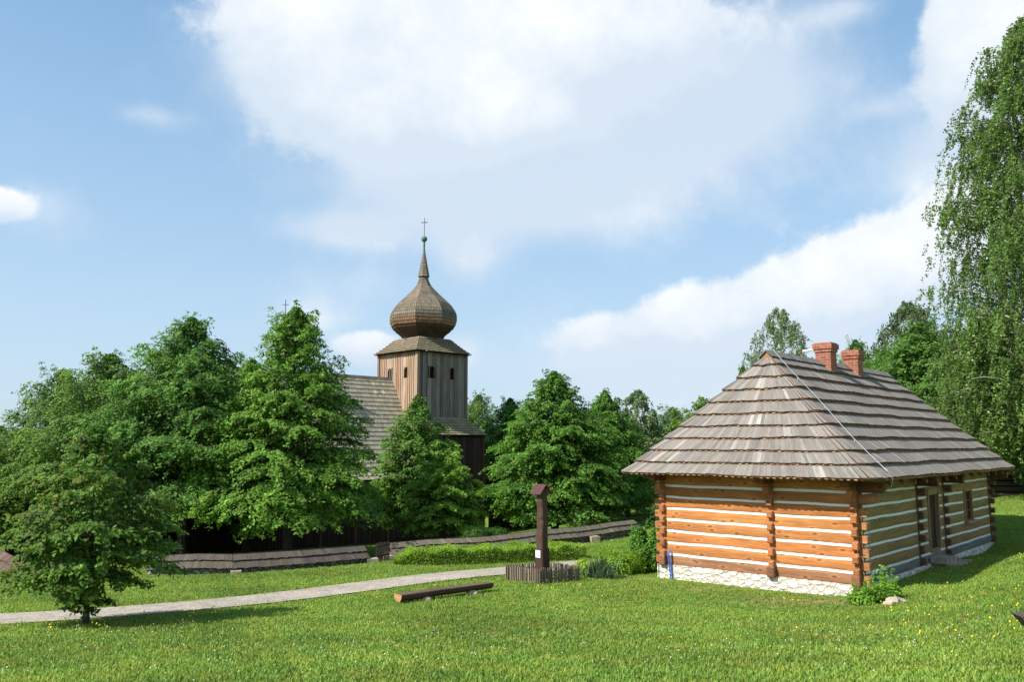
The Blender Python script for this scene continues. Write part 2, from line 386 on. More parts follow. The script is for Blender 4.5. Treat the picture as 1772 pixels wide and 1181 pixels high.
def warp(a, n, near, far):
    t = np.linspace(-1, 1, n); k = math.log(far/near)*1.0
    return a+near*np.sinh(t*6.0)/6.0*(far/near)/(math.sinh(6.0)/6.0)
def axis(lo, hi, step, far, n):
    core = np.arange(lo, hi+1e-6, step); g = np.geomspace(step, far, n)
    return np.concatenate([(lo-np.cumsum(g))[::-1], core, hi+np.cumsum(g)])
def dryness(x, y):
    def bl(cx, cy, rx, ry): return np.exp(-(((x-cx)/rx)**2+((y-cy)/ry)**2))
    return np.clip(bl(6.9, 20.6, 1.7, .8)*1.3+bl(4.9, 22.8, 1.3, .8)*.8+bl(3.6, 24.6, .6, .5)+bl(2.5, 16, 3, 2)*.35, 0, 1)
def build_ground():
    xs = axis(-26, 26, .4, 260, 26); ys = axis(5, 60, .4, 260, 26)
    X, Y = np.meshgrid(xs, ys); Z = gz(X, Y)
    nx, ny = len(xs), len(ys); V = np.stack([X.ravel(), Y.ravel(), Z.ravel()], 1)
    i = np.arange(nx*ny).reshape(ny, nx); F = np.stack([i[:-1, :-1].ravel(), i[:-1, 1:].ravel(), i[1:, 1:].ravel(), i[1:, :-1].ravel()], 1)
    x, y = V[:, 0], V[:, 1]
    pd = path_dist(x, y); dry = dryness(x, y)
    d = np.interp(y, [5, 9, 13, 20, 30, 42, 60], [300, 300, 230, 130, 70, 35, 18])
    vis = (np.abs(x) < .70*y+3.5) & (y < 58) & (y > 6)
    d = d*vis*np.clip((pd+.12+.10*np.sin(x*2.3)*np.sin(y*1.9))/.25, 0, 1)*(~in_house(x, y, .12))*(1-.65*dry)
    g = np_mesh('ground', V, F, m_ground(), attrs={'dens': d, 'dry': dry})
    tag(g, 'green mown meadow sloping down to the hut and church', 'ground', kind='structure')
    # path sheet
    n = len(PC); k = 9; W_ = np.linspace(-1, 1, k)
    T = np.gradient(PC[:, :2], axis=0); T /= np.linalg.norm(T, axis=1)[:, None]; Nn = np.stack([-T[:, 1], T[:, 0]], 1)
    P = PC[:, None, :2]+Nn[:, None]*(W_[None, :, None]*PC[:, None, 2:3])
    Z = gz(P[..., 0], P[..., 1])+.03; V = np.dstack([P, Z]).reshape(-1, 3)
    i = np.arange(n*k).reshape(n, k); F = np.stack([i[:-1, :-1].ravel(), i[1:, :-1].ravel(), i[1:, 1:].ravel(), i[:-1, 1:].ravel()], 1)
    tag(np_mesh('path', V, F[:, ::-1], m_path()), 'pale gravel path crossing the meadow', 'path', kind='structure')
    return g
ground = build_ground()

# ------------------------------------------------------------------ grass (stuff)
def tuft(name, n, h, w, spread, cols, seed, mat):
    r = np.random.RandomState(seed); V = []; F = []; Cc = []
    for i in range(n):
        a = r.rand()*6.28; px, py = r.randn(2)*spread; lean = r.uniform(.1, .75); hh = h*r.uniform(.55, 1.15); ww = w*r.uniform(.7, 1.3)
        d = np.array([math.cos(a), math.sin(a)]); s = np.array([-d[1], d[0]]); c = np.array(cols[r.randint(len(cols))])*r.uniform(.75, 1.25)
        b = len(V)
        for (t, wt) in ((0, 1), (.55, .8)):
            q = np.array([px, py])+d*hh*lean*t*t
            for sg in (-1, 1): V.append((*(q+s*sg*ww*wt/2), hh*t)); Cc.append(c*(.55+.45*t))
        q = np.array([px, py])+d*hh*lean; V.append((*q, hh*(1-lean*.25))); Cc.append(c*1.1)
        F += [(b, b+1, b+3), (b, b+3, b+2), (b+2, b+3, b+4)]
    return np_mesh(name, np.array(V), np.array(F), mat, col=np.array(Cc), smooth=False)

def grass_nodes(name, mult, smin, smax, seed):
    ng = bpy.data.node_groups.new(name, 'GeometryNodeTree')
    ng.interface.new_socket('Geometry', in_out='INPUT', socket_type='NodeSocketGeometry'); ng.interface.new_socket('Geometry', in_out='OUTPUT', socket_type='NodeSocketGeometry')
    N, L = ng.nodes, ng.links
    gi = N.new('NodeGroupInput'); go = N.new('NodeGroupOutput'); oi = N.new('GeometryNodeObjectInfo'); oi.inputs[0].default_value = ground; oi.transform_space = 'RELATIVE'
    at = N.new('GeometryNodeInputNamedAttribute'); at.data_type = 'FLOAT'; at.inputs['Name'].default_value = 'dens'
    mu = N.new('ShaderNodeMath'); mu.operation = 'MULTIPLY'; mu.inputs[1].default_value = mult; L.new(at.outputs[0], mu.inputs[0])
    dp = N.new('GeometryNodeDistributePointsOnFaces'); dp.inputs['Seed'].default_value = seed
    L.new(oi.outputs['Geometry'], dp.inputs['Mesh']); L.new(mu.outputs[0], dp.inputs['Density'])
    ip = N.new('GeometryNodeInstanceOnPoints'); L.new(dp.outputs['Points'], ip.inputs['Points']); L.new(gi.outputs[0], ip.inputs['Instance'])
    rv = N.new('FunctionNodeRandomValue'); rv.data_type = 'FLOAT_VECTOR'; rv.inputs[0].default_value = (-.12, -.12, 0); rv.inputs[1].default_value = (.12, .12, 6.28); rv.inputs['Seed'].default_value = seed+5
    L.new(rv.outputs[0], ip.inputs['Rotation'])
    rs = N.new('FunctionNodeRandomValue'); rs.data_type = 'FLOAT'; rs.inputs[2].default_value = smin; rs.inputs[3].default_value = smax; rs.inputs['Seed'].default_value = seed+9
    L.new(rs.outputs[1], ip.inputs['Scale']); L.new(ip.outputs[0], go.inputs[0])
    return ng
def m_grass(name='grass_blade'):
    m = M_(name); p = m.wpos(); a = m.noise(p, .35, 4); b = m.noise(p, 1.6, 4)
    k = m.mr(a, .35, .65, .78, 1.22); col = m.scale_col(m.attr(), k); col = m.mix(m.mr(b, .42, .68, 0, .75), col, m.mix(1.0, col, (1.7, 1.15, 1.1), 'MULTIPLY'))
    m.L.new(col, m.b.inputs['Base Color']); m.b.inputs['Roughness'].default_value = .55; m.b.inputs['Specular IOR Level'].default_value = .25
    t = m.N.new('ShaderNodeBsdfTranslucent'); m.L.new(m.scale_col(col, 1.3), t.inputs[0]); mx = m.N.new('ShaderNodeMixShader'); mx.inputs[0].default_value = .3
    m.L.new(m.b.outputs[0], mx.inputs[1]); m.L.new(t.outputs[0], mx.inputs[2]); m.L.new(mx.outputs[0], m.out.inputs[0]); return m.m
GM = m_grass()
GCOL = [(.265, .42, .055), (.30, .44, .065), (.22, .385, .05), (.38, .43, .12)]
for nm, n, h, w, sp, mult, a, b, seed, lb, cols in (
        ('grass', 10, .046, .0075, .045, .9, .6, 1.3, 1, 'short green meadow grass covering the slope', GCOL),
        ('tall_grass', 8, .085, .007, .05, .09, .5, 1.2, 2, 'taller grass tufts scattered over the meadow', GCOL[1:]+[(.20, .22, .06)]),
        ('clover', 10, .05, .020, .06, .28, .7, 1.4, 3, 'broad leaved clover and herbs between the grass', [(.16, .31, .045), (.20, .35, .055)])):
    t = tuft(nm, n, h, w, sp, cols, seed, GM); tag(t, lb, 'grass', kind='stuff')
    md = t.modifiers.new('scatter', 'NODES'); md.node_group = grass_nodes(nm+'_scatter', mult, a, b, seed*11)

def flowers():
    r = np.random.RandomState(5)
    def mk(name, label, spots, colr, rad, hz):
        V = []; F = []
        for (x, y) in spots:
            z = g1(x, y)+hz*r.uniform(.7, 1.2); q = rad*r.uniform(.7, 1.2); b = len(V); tl = r.randn(2)*.25
            V.append((x, y, z+q*.9))
            for k in range(6):
                a = k*math.pi/3; V.append((x+q*math.cos(a), y+q*math.sin(a), z+tl[0]*q*math.cos(a)+tl[1]*q*math.sin(a)))
            V.append((x, y, z-q*.5))
            for k in range(6): F.append((b, b+1+k, b+1+(k+1) % 6)); F.append((b+7, b+1+(k+1) % 6, b+1+k))
        o = np_mesh(name, np.array(V), np.array(F), plain(name, colr, .6, 0, .2, 3, 0)); tag(o, label, 'flowers', kind='stuff')
    def cl(cx, cy, sx, sy, n): return [(cx+r.randn()*sx, cy+r.randn()*sy) for _ in range(n)]
    yel = cl(8.3, 15, 1.3, 1.7, 40)+cl(10.2, 17.5, 1.3, 1.6, 26)+cl(14.5, 24, 1.5, 1.8, 26)+cl(1.3, 21.7, .5, .3, 12)+cl(6.7, 20, .4, .25, 7)+cl(-6, 17.2, .9, .5, 8)+cl(-7.3, 15.6, .6, .3, 6)+cl(-1.5, 18, 3, 3, 8)+cl(5, 14, 2, 2, 8)
    wh = cl(6.2, 13.5, 1.5, 1.2, 60)+cl(-4, 12.5, 2.6, 1.6, 80)+cl(3, 11.5, 2, 1.2, 60)+cl(8, 13, 1.5, 2, 40)+cl(-7, 14.8, 1, .8, 40)+cl(-1, 13, 5, 3, 70)
    pu = cl(7.6, 14.8, 1, 1.2, 14)+cl(-2.5, 12.5, 2, 1.5, 8)+cl(10, 18, 1, 2, 8)
    ok = lambda L_: [q for q in L_ if not in_house(np.array([q[0]]), np.array([q[1]]), .3)[0] and path_dist(np.array([q[0]]), np.array([q[1]]))[0] > .15]
    mk('yellow_flowers', 'small yellow buttercups dotted through the meadow', ok(yel), (.85, .62, .02), .020, .13)
    mk('white_clover_flowers', 'small white clover heads dotted through the meadow', ok(wh), (.62, .62, .52), .012, .09)
    mk('pink_clover_flowers', 'few pink clover heads dotted through the meadow', ok(pu), (.50, .16, .36), .017, .11)
flowers()

# ------------------------------------------------------------------ log hut
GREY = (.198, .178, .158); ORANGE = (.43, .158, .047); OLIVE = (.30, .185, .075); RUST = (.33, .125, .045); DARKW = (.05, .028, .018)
Z1 = .441; CO = .33; ZB = Z1-6*CO-.30; ZT = Z1+.36     # top chink line, course height, bottom of sill log, top of wall
zz_ = Vector((0, 0, 1))
def wavy(seed):
    ph = [R.uniform(0, 6.28) for _ in range(3)]
    return lambda t: .007*math.sin(t*1.1+ph[0])+.005*math.sin(t*2.9+ph[1])+.003*math.sin(t*6.1+ph[2])
def log_wall(name, p, t0, t1, out, col, holes=(), parent=None, dz=0, sill=None):
    """p(t)->xy point on the outer wall plane; logs run t0..t1; holes (t0,t1,z0,z1)"""
    mb = MB(); ch = MB(); lines = [Z1+dz-k*CO for k in range(7)]
    levels = [ZT+dz*0]+lines+[ZB]
    def segs(zm):
        cuts = [(t0, t1)]
        for h in holes:
            if h[2] < zm < h[3]:
                cuts = [c for a, b in cuts for c in ((a, min(b, h[0])), (max(a, h[1]), b)) if c[1]-c[0] > .02]
        return cuts
    edges = [wavy(0) for _ in levels]
    o3 = Vector((out[0], out[1], 0))
    for k in range(len(levels)-1):
        zt, zb = levels[k]-(.0 if k == 0 else .026), levels[k+1]+(.0 if k == len(levels)-2 else .026)
        c = sill if (k == len(levels)-2 and sill) else vary(col, .16, .05); u0, v0 = R.random()*60, R.random()*60
        wt = (lambda t: 0.0) if k == 0 else edges[k]; wb = (lambda t: 0.0) if k == len(levels)-2 else edges[k+1]
        for a, b in segs((zt+zb)/2):
            n = max(1, int((b-a)/.3)); ts = [a+(b-a)*i/n for i in range(n+1)]
            prof = [(.0, -.012), (.07, .014), (.3, .020), (.7, .021), (.93, .014), (1, -.012)]
            off = R.uniform(-.006, .006)
            for i in range(n):
                for j in range(len(prof)-1):
                    P_ = []; U_ = []
                    for (t, (w, d)) in ((ts[i], prof[j]), (ts[i+1], prof[j]), (ts[i+1], prof[j+1]), (ts[i], prof[j+1])):
                        z = (zb+wb(t))*(1-w)+(zt+wt(t))*w; q = p(t)
                        P_.append(Vector((q[0], q[1], z))+o3*(d+off+.4*wavy_amp(t, k))); U_.append((u0+t, v0+w*(zt-zb)))
                    mb.face(P_, U_, c)
    # lime plaster core: one sheet just behind the log faces, showing in the gaps between them
    brk = sorted({t0, t1} | {h[0] for h in holes} | {h[1] for h in holes})
    for a, b in zip(brk[:-1], brk[1:]):
        hz = [h for h in holes if h[0] <= a+.001 and h[1] >= b-.001]; spans = [(ZB+.12, ZT-.12)]
        for h in hz: spans = [(x, y) for x, y in ((ZB+.12, h[2]), (h[3], ZT-.12)) if y-x > .02]
        n = max(1, int((b-a)/.3)); ts = [a+(b-a)*i/n for i in range(n+1)]
        for i in range(n):
            q0, q1 = p(ts[i]), p(ts[i+1])
            for x, y in spans:
                A, B = Vector((q0[0], q0[1], x))-o3*.003, Vector((q1[0], q1[1], x))-o3*.003
                ch.quad(A, B, B+zz_*(y-x), A+zz_*(y-x), (.8, .8, .8))
    w = mb.build(name, MAT['log'], parent); ch.build('lime_chinking', MAT['lime'], w)
    return w
def wavy_amp(t, k): return .006*math.sin(t*1.7+k*2.1)

house = empty('log_hut', HP(0, 0, -2.1), 'log hut with white chinking, grey shingle roof and two brick chimneys', 'hut')
DOOR = (5.62, 6.52, -1.46, .22); WIN = (9.55, 10.35, -.88, .10)
fout = -HV; sout = -HU
log_wall('front_wall', lambda t: HC+HU*t, .1, HW-.1, fout, ORANGE, parent=house, sill=(.27, .125, .06))
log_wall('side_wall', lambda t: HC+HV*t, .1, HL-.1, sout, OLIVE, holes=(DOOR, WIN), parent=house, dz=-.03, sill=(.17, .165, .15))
log_wall('rear_wall', lambda t: HC+HV*HL+HU*(HW-t), .1, HW-.1, HV, ORANGE, parent=house)
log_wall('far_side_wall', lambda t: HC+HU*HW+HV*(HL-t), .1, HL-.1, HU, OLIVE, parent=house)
def v3(a): return Vector((a[0], a[1], 0))
fo, so, zz = v3(fout), v3(sout), Vector((0, 0, 1))
def log_ends():
    def stub(mb, base, out, side, z, w, h, ln, col):
        """log end sticking out along `out`, centred sideways, chamfered tip"""
        w += R.uniform(-.015, .015); h += R.uniform(-.015, .015); ln += R.uniform(-.02, .02)
        o = base-side*w/2+zz*(z-h/2)-out*.05; e = out*(ln+.05); c = .022
        A = [o, o+side*w, o+side*w+zz*h, o+zz*h]; B = [q+e for q in A]; m = sum((q for q in B), Vector())/4
        B2 = [q+(m-q)*.0 for q in B]; T_ = [q+(m-q).normalized()*c*1.5+out*c for q in B]
        ec = vary(col, .15); u0 = R.random()*30
        for i in range(4):
            j = (i+1) % 4
            mb.quad(A[i], B[i], B[j], A[j], ec, u0, i); mb.quad(B[i], T_[i], T_[j], B[j], vary(ec, .1), u0, i)
        mb.quad(T_[0], T_[1], T_[2], T_[3], vary(ec, .12), u0, 3)
    cols = ((HP(0, .0, 0), 'corner_joint'), (HP(HW, .0, 0), 'corner_joint'))
    # front face: stubs of side logs / partition
    for s, nm, w in ((.10, 'corner_joint', .19), (2.33, 'partition_joint', .19), (HW-.12, 'corner_joint', .19)):
        mb = MB(); base = HP(s, 0, 0); base.z = 0
        mb.box(base-v3(HU)*.055+zz*ZB-fo*.02, zz*(ZT-ZB), v3(HU)*.11, fo*.052, (.36, .15, .06))
        for k in range(7):
            stub(mb, base, fo, v3(HU), Z1-k*CO-.0, w-.03, .195, .13 if k else .30, RUST)
        stub(mb, base, fo, v3(HU), ZB+.12, .20, .27, .15, (.20, .085, .042))
        stub(mb, base, fo, v3(HU), ZT-.05, w+.04, .3, .62, (.13, .045, .022))
        mb.build(nm, MAT['log'], house)
        # post-like core filling between stubs
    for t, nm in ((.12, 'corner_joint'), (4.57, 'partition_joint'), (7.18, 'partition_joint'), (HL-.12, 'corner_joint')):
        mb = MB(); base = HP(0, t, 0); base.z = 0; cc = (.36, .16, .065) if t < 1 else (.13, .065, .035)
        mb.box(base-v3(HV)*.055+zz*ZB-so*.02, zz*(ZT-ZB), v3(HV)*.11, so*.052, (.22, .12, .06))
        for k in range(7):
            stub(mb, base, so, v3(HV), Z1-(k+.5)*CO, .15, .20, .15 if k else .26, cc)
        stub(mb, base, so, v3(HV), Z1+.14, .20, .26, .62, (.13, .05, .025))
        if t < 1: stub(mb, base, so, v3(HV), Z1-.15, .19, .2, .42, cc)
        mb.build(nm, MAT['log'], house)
    for s, t, out, sd in ((HW, .12, v3(HU), v3(HV)), (HW, HL-.12, v3(HU), v3(HV)), (.1, HL, v3(HV), v3(HU)), (HW-.1, HL, v3(HV), v3(HU))):
        mb = MB(); base = HP(s, t, 0); base.z = 0; sh = .5 if out.dot(v3(HU)) > .5 else 0
        mb.box(base-sd*.055+zz*ZB-out*.02, zz*(ZT-ZB), sd*.11, out*.052, (.22, .12, .06))
        for k in range(7): stub(mb, base, out, sd, Z1-(k+sh)*CO, .18, .22, .18, RUST)
        mb.build('corner_joint', MAT['log'], house)
log_ends()
def foundation():
    mb = MB(); e = .05; zt = ZB; zb = -2.9
    for a, b, out in ((HP(-.12, 0, 0), HP(HW+.1, 0, 0), fo), (HP(0, -.12, 0), HP(0, HL+.1, 0), so), (HP(-.1, HL, 0), HP(HW+.1, HL, 0), -fo), (HP(HW, -.1, 0), HP(HW, HL+.1, 0), -so)):
        a.z = b.z = 0; n = 24; d = (b-a)
        for i in range(n):
            p, q = a+d*i/n, a+d*(i+1)/n; L0 = d.length*i/n; L1 = d.length*(i+1)/n
            o1 = out*(e+.015*math.sin(i*1.9)); o2 = out*(e+.015*math.sin((i+1)*1.9)); h = zt-zb
            mb.face((p+o1+zz*zb, q+o2+zz*zb, q+o2+zz*zt, p+o1+zz*zt), ((L0, 0), (L1, 0), (L1, h), (L0, h)), (1, 1, 1))
            mb.face((p+o1+zz*zt, q+o2+zz*zt, q-out*.1+zz*zt, p-out*.1+zz*zt), ((L0, h), (L1, h), (L1, h+.2), (L0, h+.2)), (1, 1, 1))
    mb.build('stone_foundation', MAT['found'], house)
foundation()
def openings():
    # recesses, door and window on the side wall
    def frame(mb, t0, t1, z0, z1, w, d, col, sill=False):
        for a, b, c, e in ((t0-w, t0, z0, z1+w), (t1, t1+w, z0, z1+w)):
            p = HP(0, a, c); mb.box(p-so*.08, zz*(e-c), v3(HV)*(b-a), so*(d+.08), vary(col, .1))
        p = HP(0, t0, z1); mb.box(p-so*.08, v3(HV)*(t1-t0), zz*w, so*(d+.075), vary(col, .1))
        p = HP(0, t0-w*1.3 if sill else t0, z0-w); mb.box(p-so*.08, v3(HV)*(t1-t0+(2.6*w if sill else 0)), zz*w, so*(d+(.16 if sill else .07)), vary(col, .1))
    t0, t1, z0, z1 = DOOR
    mb = MB(); n = 5
    for i in range(n): mb.box(HP(0, t0+(t1-t0)*i/n, z0)-so*.13, zz*(z1-z0), v3(HV)*((t1-t0)/n-.008), so*.035, vary((.075, .038, .022), .25))
    for zk in (z0+.3, z1-.35): mb.box(HP(0, t0+.04, zk)-so*.092, v3(HV)*(t1-t0-.08), zz*.11, so*.02, (.06, .03, .018))
    d = mb.build('door', MAT['board'], house)
    mb = MB(); frame(mb, t0, t1, z0, z1, .11, .045, (.27, .19, .11)); mb.build('door_frame', MAT['board'], d)
    mb = MB(); mb.tube([HP(0, t0+.12, -.75)-so*.085, HP(0, t0+.12, -.75)-so*.04, HP(0, t0+.12, -.60)-so*.04, HP(0, t0+.12, -.60)-so*.085], .012, (.05, .05, .05)); mb.build('handle', MAT['iron'], d)
    t0, t1, z0, z1 = WIN
    mb = MB(); tm = (t0+t1)/2
    for a, b in ((t0, t0+.05), (tm-.035, tm+.035), (t1-.05, t1)): mb.box(HP(0, a, z0)-so*.05, zz*(z1-z0), v3(HV)*(b-a), so*.04, (.17, .085, .04))
    for k in range(4):
        zk = z0+(z1-z0)*k/3; 
        for a, b in ((t0+.05, tm-.035), (tm+.035, t1-.05)): mb.box(HP(0, a, zk-.018 if 0 < k < 3 else (zk if k == 0 else zk-.04))-so*.047, v3(HV)*(b-a), zz*.037, so*.034, (.17, .085, .04))
    w = mb.build('window', MAT['board'], house)
    mb = MB(); mb.box(HP(0, t0, z0)-so*.07, v3(HV)*(t1-t0), zz*(z1-z0), so*.012, (1, 1, 1)); mb.build('pane', MAT['glass'], w)
    mb = MB(); frame(mb, t0, t1, z0, z1, .09, .05, (.30, .20, .10), True); mb.build('window_frame', MAT['board'], w)
    # stone doorstep
    mb = MB()
    for (a, b, o0, o1, h0, h1) in ((5.5, 6.9, .05, .85, -2.5, -1.83), (5.35, 6.3, .05, .5, -1.83, -1.66)):
        n = 4
        for i in range(n):
            aa = a+(b-a)*i/n; ww = (b-a)/n-.01
            hh = h1+R.uniform(-.015, .015)
            mb.box(HP(0, aa, h0)+so*o0, v3(HV)*ww, so*(o1-o0+R.uniform(-.05, .05)), zz*(hh-h0), vary((.6, .55, .48), .15))
    mb.build('doorstep', MAT['stone'], house)
    mb = MB(); mb.box(HP(.3, .3, ZB), v3(HU)*(HW-.6), v3(HV)*(HL-.6), zz*.05, (.1, .1, .1)); mb.box(HP(.3, .3, ZT+.03), v3(HU)*(HW-.6), v3(HV)*(HL-.6), zz*.04, (.1, .1, .1)); mb.build('floor_and_ceiling', MAT['void'], house)
openings()

# roof of the hut
def shingle_slope(mb, B0, B1, T0, T1, ncol_w, thick, lift, col, ends=False, jit=.012, pale=.06, bend=None, overlap=.25, sub=1):
    """one course of one slope: boards from the bottom line B0-B1 up to the top line T0-T1"""
    w = (B1-B0).length; n = max(1, int(round(w/ncol_w)))
    nrm = (B1-B0).cross(T0-B0 if (T0-B0).length > 1e-6 else T1-B0).normalized()
    if nrm.z < 0 and abs(nrm.z) > .02: nrm = -nrm
    cuts = [0.0]
    for i in range(n): cuts.append(cuts[-1]+R.uniform(.7, 1.3))
    cuts = [c/cuts[-1] for c in cuts]
    for i in range(n):
        gp = .0012/max(.05, w); a, b = cuts[i]+gp, cuts[i+1]-gp
        b0, b1 = B0.lerp(B1, a), B0.lerp(B1, b); t0, t1 = T0.lerp(T1, a), T0.lerp(T1, b)
        dn = (b0-t0).normalized()*R.uniform(-jit, jit); l1 = lift+R.uniform(0, jit*.8)
        c = vary(col, .17, .03)
        if R.random() < pale: kk = R.uniform(1.25, 1.6); c = tuple(x*kk for x in c)
        p = [b0+dn+nrm*l1, b1+dn+nrm*l1, t1+nrm*.004, t0+nrm*.004]
        q = [x+nrm*thick for x in p]; u0, v0 = R.random()*40, R.random()*40
        ln = (p[3]-p[0]).length; wd = (p[1]-p[0]).length
        mb.face(q, ((u0, v0), (u0, v0+wd), (u0+ln, v0+wd), (u0+ln, v0)), c)
        e = (c[0]*.85, c[1]*.62, c[2]*.48)
        mb.face((p[0], p[1], q[1], q[0]), ((u0, v0), (u0, v0+wd), (u0+thick, v0+wd), (u0+thick, v0)), e)
        mb.face((p[1], p[2], q[2], q[1]), ((u0, v0), (u0+ln, v0), (u0+ln, v0+thick), (u0, v0+thick)), e)
        mb.face((p[3], p[0], q[0], q[3]), ((u0, v0), (u0+ln, v0), (u0+ln, v0+thick), (u0, v0+thick)), e)
def hut_roof():
    OV = .80; ZE = .80; ZR = 4.27; s_mid = HW/2; NC = 10
    def zt(t): return ZE+(ZR-ZE)*(t**1.04)
    NA = 5
    def ring(t, full=True):
        """eaves outline at height t with rounded hips"""
        si = (s_mid+OV)*t; fi = (1.43+OV)*t; z = zt(t)
        OL = .95; sl = (s_mid+OL)*t; OF = .50; fe = (1.43+OF)*t
        cs = [(-OV+si, -OV+fi), (HW+OL-sl, -OV+fi), (HW+OL-sl, HL+OF-fe), (-OV+si, HL+OF-fe)]
        if not full: return [HP(a, b, z) for a, b in cs]
        wob = lambda k, j: .012*math.sin(k*5.1+j*2.3+round(t*10)*1.9)+.009*math.sin(j*4.7+round(t*10)*3.1+k)
        rad = .38*(1-t)+.02; rad = min(rad, (HW+2*OV-2*si)*.45+.001); out = []
        for k, (cx_, cy_) in enumerate(cs):
            dx, dy = (1 if k in (0, 3) else -1), (1 if k in (0, 1) else -1); ox, oy = cx_+dx*rad, cy_+dy*rad
            a0 = {0: 180, 1: 270, 2: 0, 3: 90}[k]
            for j in range(NA):
                th = math.radians(a0+90*j/(NA-1)); ax, ay = ox+rad*math.cos(th), oy+rad*math.sin(th); out.append(HP(ax, ay, z))
            nx_, ny_ = cs[(k+1) % 4]; dx2, dy2 = (1 if (k+1) % 4 in (0, 3) else -1), (1 if (k+1) % 4 in (0, 1) else -1)
            a_ = out[-1]; sx_, sy_ = (ox, oy-rad) if k == 0 else (ox+rad, oy) if k == 1 else (ox, oy+rad) if k == 2 else (ox-rad, oy)
            ex_, ey_ = (nx_+dx2*rad, sy_) if k in (0, 2) else (sx_, ny_+dy2*rad); m_ = 5 if k in (0, 2) else 11
            for j in range(1, m_): out.append(HP(sx_+(ex_-sx_)*j/m_, sy_+(ey_-sy_)*j/m_, z+(wob(k, j) if t < .97 else 0)))
        return out
    mb = MB(); ed = MB()
    for i in range(NC):
        t0 = i/NC; t1 = min(1.0, (i+1.12)/NC); r0, r1 = ring(t0), ring(min(t1, .999))
        if i == 0:
            r0 = [q-zz*.02 for q in r0]
        nn = len(r0)
        for k in range(nn):
            B0, B1 = r0[k], r0[(k+1) % nn]; T0, T1 = r1[k], r1[(k+1) % nn]
            shingle_slope(mb, B0, B1, T0, T1, .125, .022, .088, GREY, pale=.09)
            # brown under-layer showing at each butt line as a toothed edge
            n = max(1, int((B1-B0).length/.085)); nr = (B1-B0).cross(T0-B0).normalized(); nr = nr if nr.z > 0 else -nr; dn = (B0-T0); dn = (B0+B1-T0-T1).normalized()
            for j in range(n):
                a = B0.lerp(B1, j/n); b = B0.lerp(B1, (j+.92)/n); ext = .030 if j % 2 else .010; ext += R.uniform(-.008, .008); up = dn*(-.16)
                cc = vary((.36, .19, .095), .25) if j % 2 else vary((.16, .085, .05), .25)
                o = a+nr*.012+dn*ext
                ed.box(o, up, (b-a), nr*(.052 if j % 2 else .072), cc)
    roof = mb.build('roof', MAT['shingle'], house)
    ed.build('shingle_edging', MAT['dark'], roof)
    # underside and rafters
    un = MB(); r0, r1 = ring(0), ring(.985); nn = len(r0)
    for k in range(nn):
        a, b, c, d = r0[k], r0[(k+1) % nn], r1[(k+1) % nn], r1[k]
        o = zz*-.03
        un.quad(a+o, b+o, c+o, d+o, (.20, .10, .055))
    s = .55
    for k in range(14):
        t = .2+k*(HL-.4)/13
        for sd in (0, 1):
            p = HP(-OV+.06, t, ZE-.09) if sd == 0 else HP(HW+OV-.06, t, ZE-.09); q = HP(1.2, t, ZE-.09+1.16*1.0*(2.0-.06)*.93/1.0*.5) if sd == 0 else HP(HW-1.2, t, ZE-.09+1.0)
            un.box(p, (HP(.3, t, ZE+.85)-HP(-OV+.06, t, ZE-.05)) if sd == 0 else (HP(HW-.3, t, ZE+.85)-HP(HW+OV-.06, t, ZE-.05)), v3(HV)*.1, zz*-.1, (.17, .085, .045))
    # wall plate beams
    un.box(HP(-.42, -.7, ZT-.03), v3(HV)*(HL+1.4), v3(HU)*.16, zz*.14, (.15, .07, .035)); un.box(HP(HW+.26, -.7, ZT-.03), v3(HV)*(HL+1.4), v3(HU)*.16, zz*.14, (.15, .07, .035))
    un.box(HP(-.2, -.5, ZT-.02), v3(HU)*(HW+.4), v3(HV)*.15, zz*.12, (.15, .07, .035))
    un.build('eaves_underside', MAT['dark'], roof)
    # ridge boards with a small gablet at the front end
    rb = MB(); n = 74
    for i in range(n):
        a = 1.25+(HL-2.5)*i/n; wd = (HL-2.5)/n-.004
        for sd in (-1, 1):
            base = HP(s_mid, a, ZR+.10); dn = (v3(HU)*sd*.74-zz*.67)*.30; nr = (v3(HU)*sd*.67+zz*.74)*.022
            jt = R.uniform(0, .03)
            rb.box(base-dn.normalized()*(.03+jt if sd < 0 else 0), dn, v3(HV)*wd, nr, vary((.17, .155, .14), .25))
    rb.build('ridge_boards', MAT['shingle'], roof)
    gb = MB(); a, b, c = HP(s_mid-.27, 1.30, ZR-.22), HP(s_mid+.27, 1.30, ZR-.22), HP(s_mid, 1.30, ZR+.07)
    gb.face((b, a, c), ((0, 0), (.5, 0), (.25, .3)), (.30, .16, .08)); gb.build('gablet', MAT['board'], roof)
    # chimneys
    def chimney(t, w, ztop, s0=s_mid-.15):
        c = MB()
        def bx(ws, wt, z0, z1):
            p = HP(s0-ws/2, t-wt/2, z0); A, B = v3(HU)*ws, v3(HV)*wt; h = zz*(z1-z0)
            cs = [p, p+A, p+A+B, p+B]
            acc = 0
            for i in range(4):
                a, b = cs[i], cs[(i+1) % 4]; l = (b-a).length
                c.face((a, b, b+h, a+h), ((acc, z0), (acc+l, z0), (acc+l, z1), (acc, z1)), (1, 1, 1)); acc += l
            c.face([q+h for q in cs], ((0, 0), (ws, 0), (ws, wt), (0, wt)), (1, 1, 1)); c.face(cs[::-1], ((0, 0), (ws, 0), (ws, wt), (0, wt)), (1, 1, 1))
        bx(w, w, 3.6, ztop-.30); bx(w+.07, w+.07, ztop-.30, ztop-.20); bx(w+.14, w+.14, ztop-.20, ztop-.04); bx(w+.06, w+.06, ztop-.04, ztop)
        ch = c.build('chimney', MAT['brick'], roof)
        f = MB(); p = HP(s0-w*.3, t-w*.3, ztop); f.box(p, v3(HU)*w*.6, v3(HV)*w*.6, zz*.012, (0, 0, 0)); f.build('flue', MAT['void'], ch)
        return ch
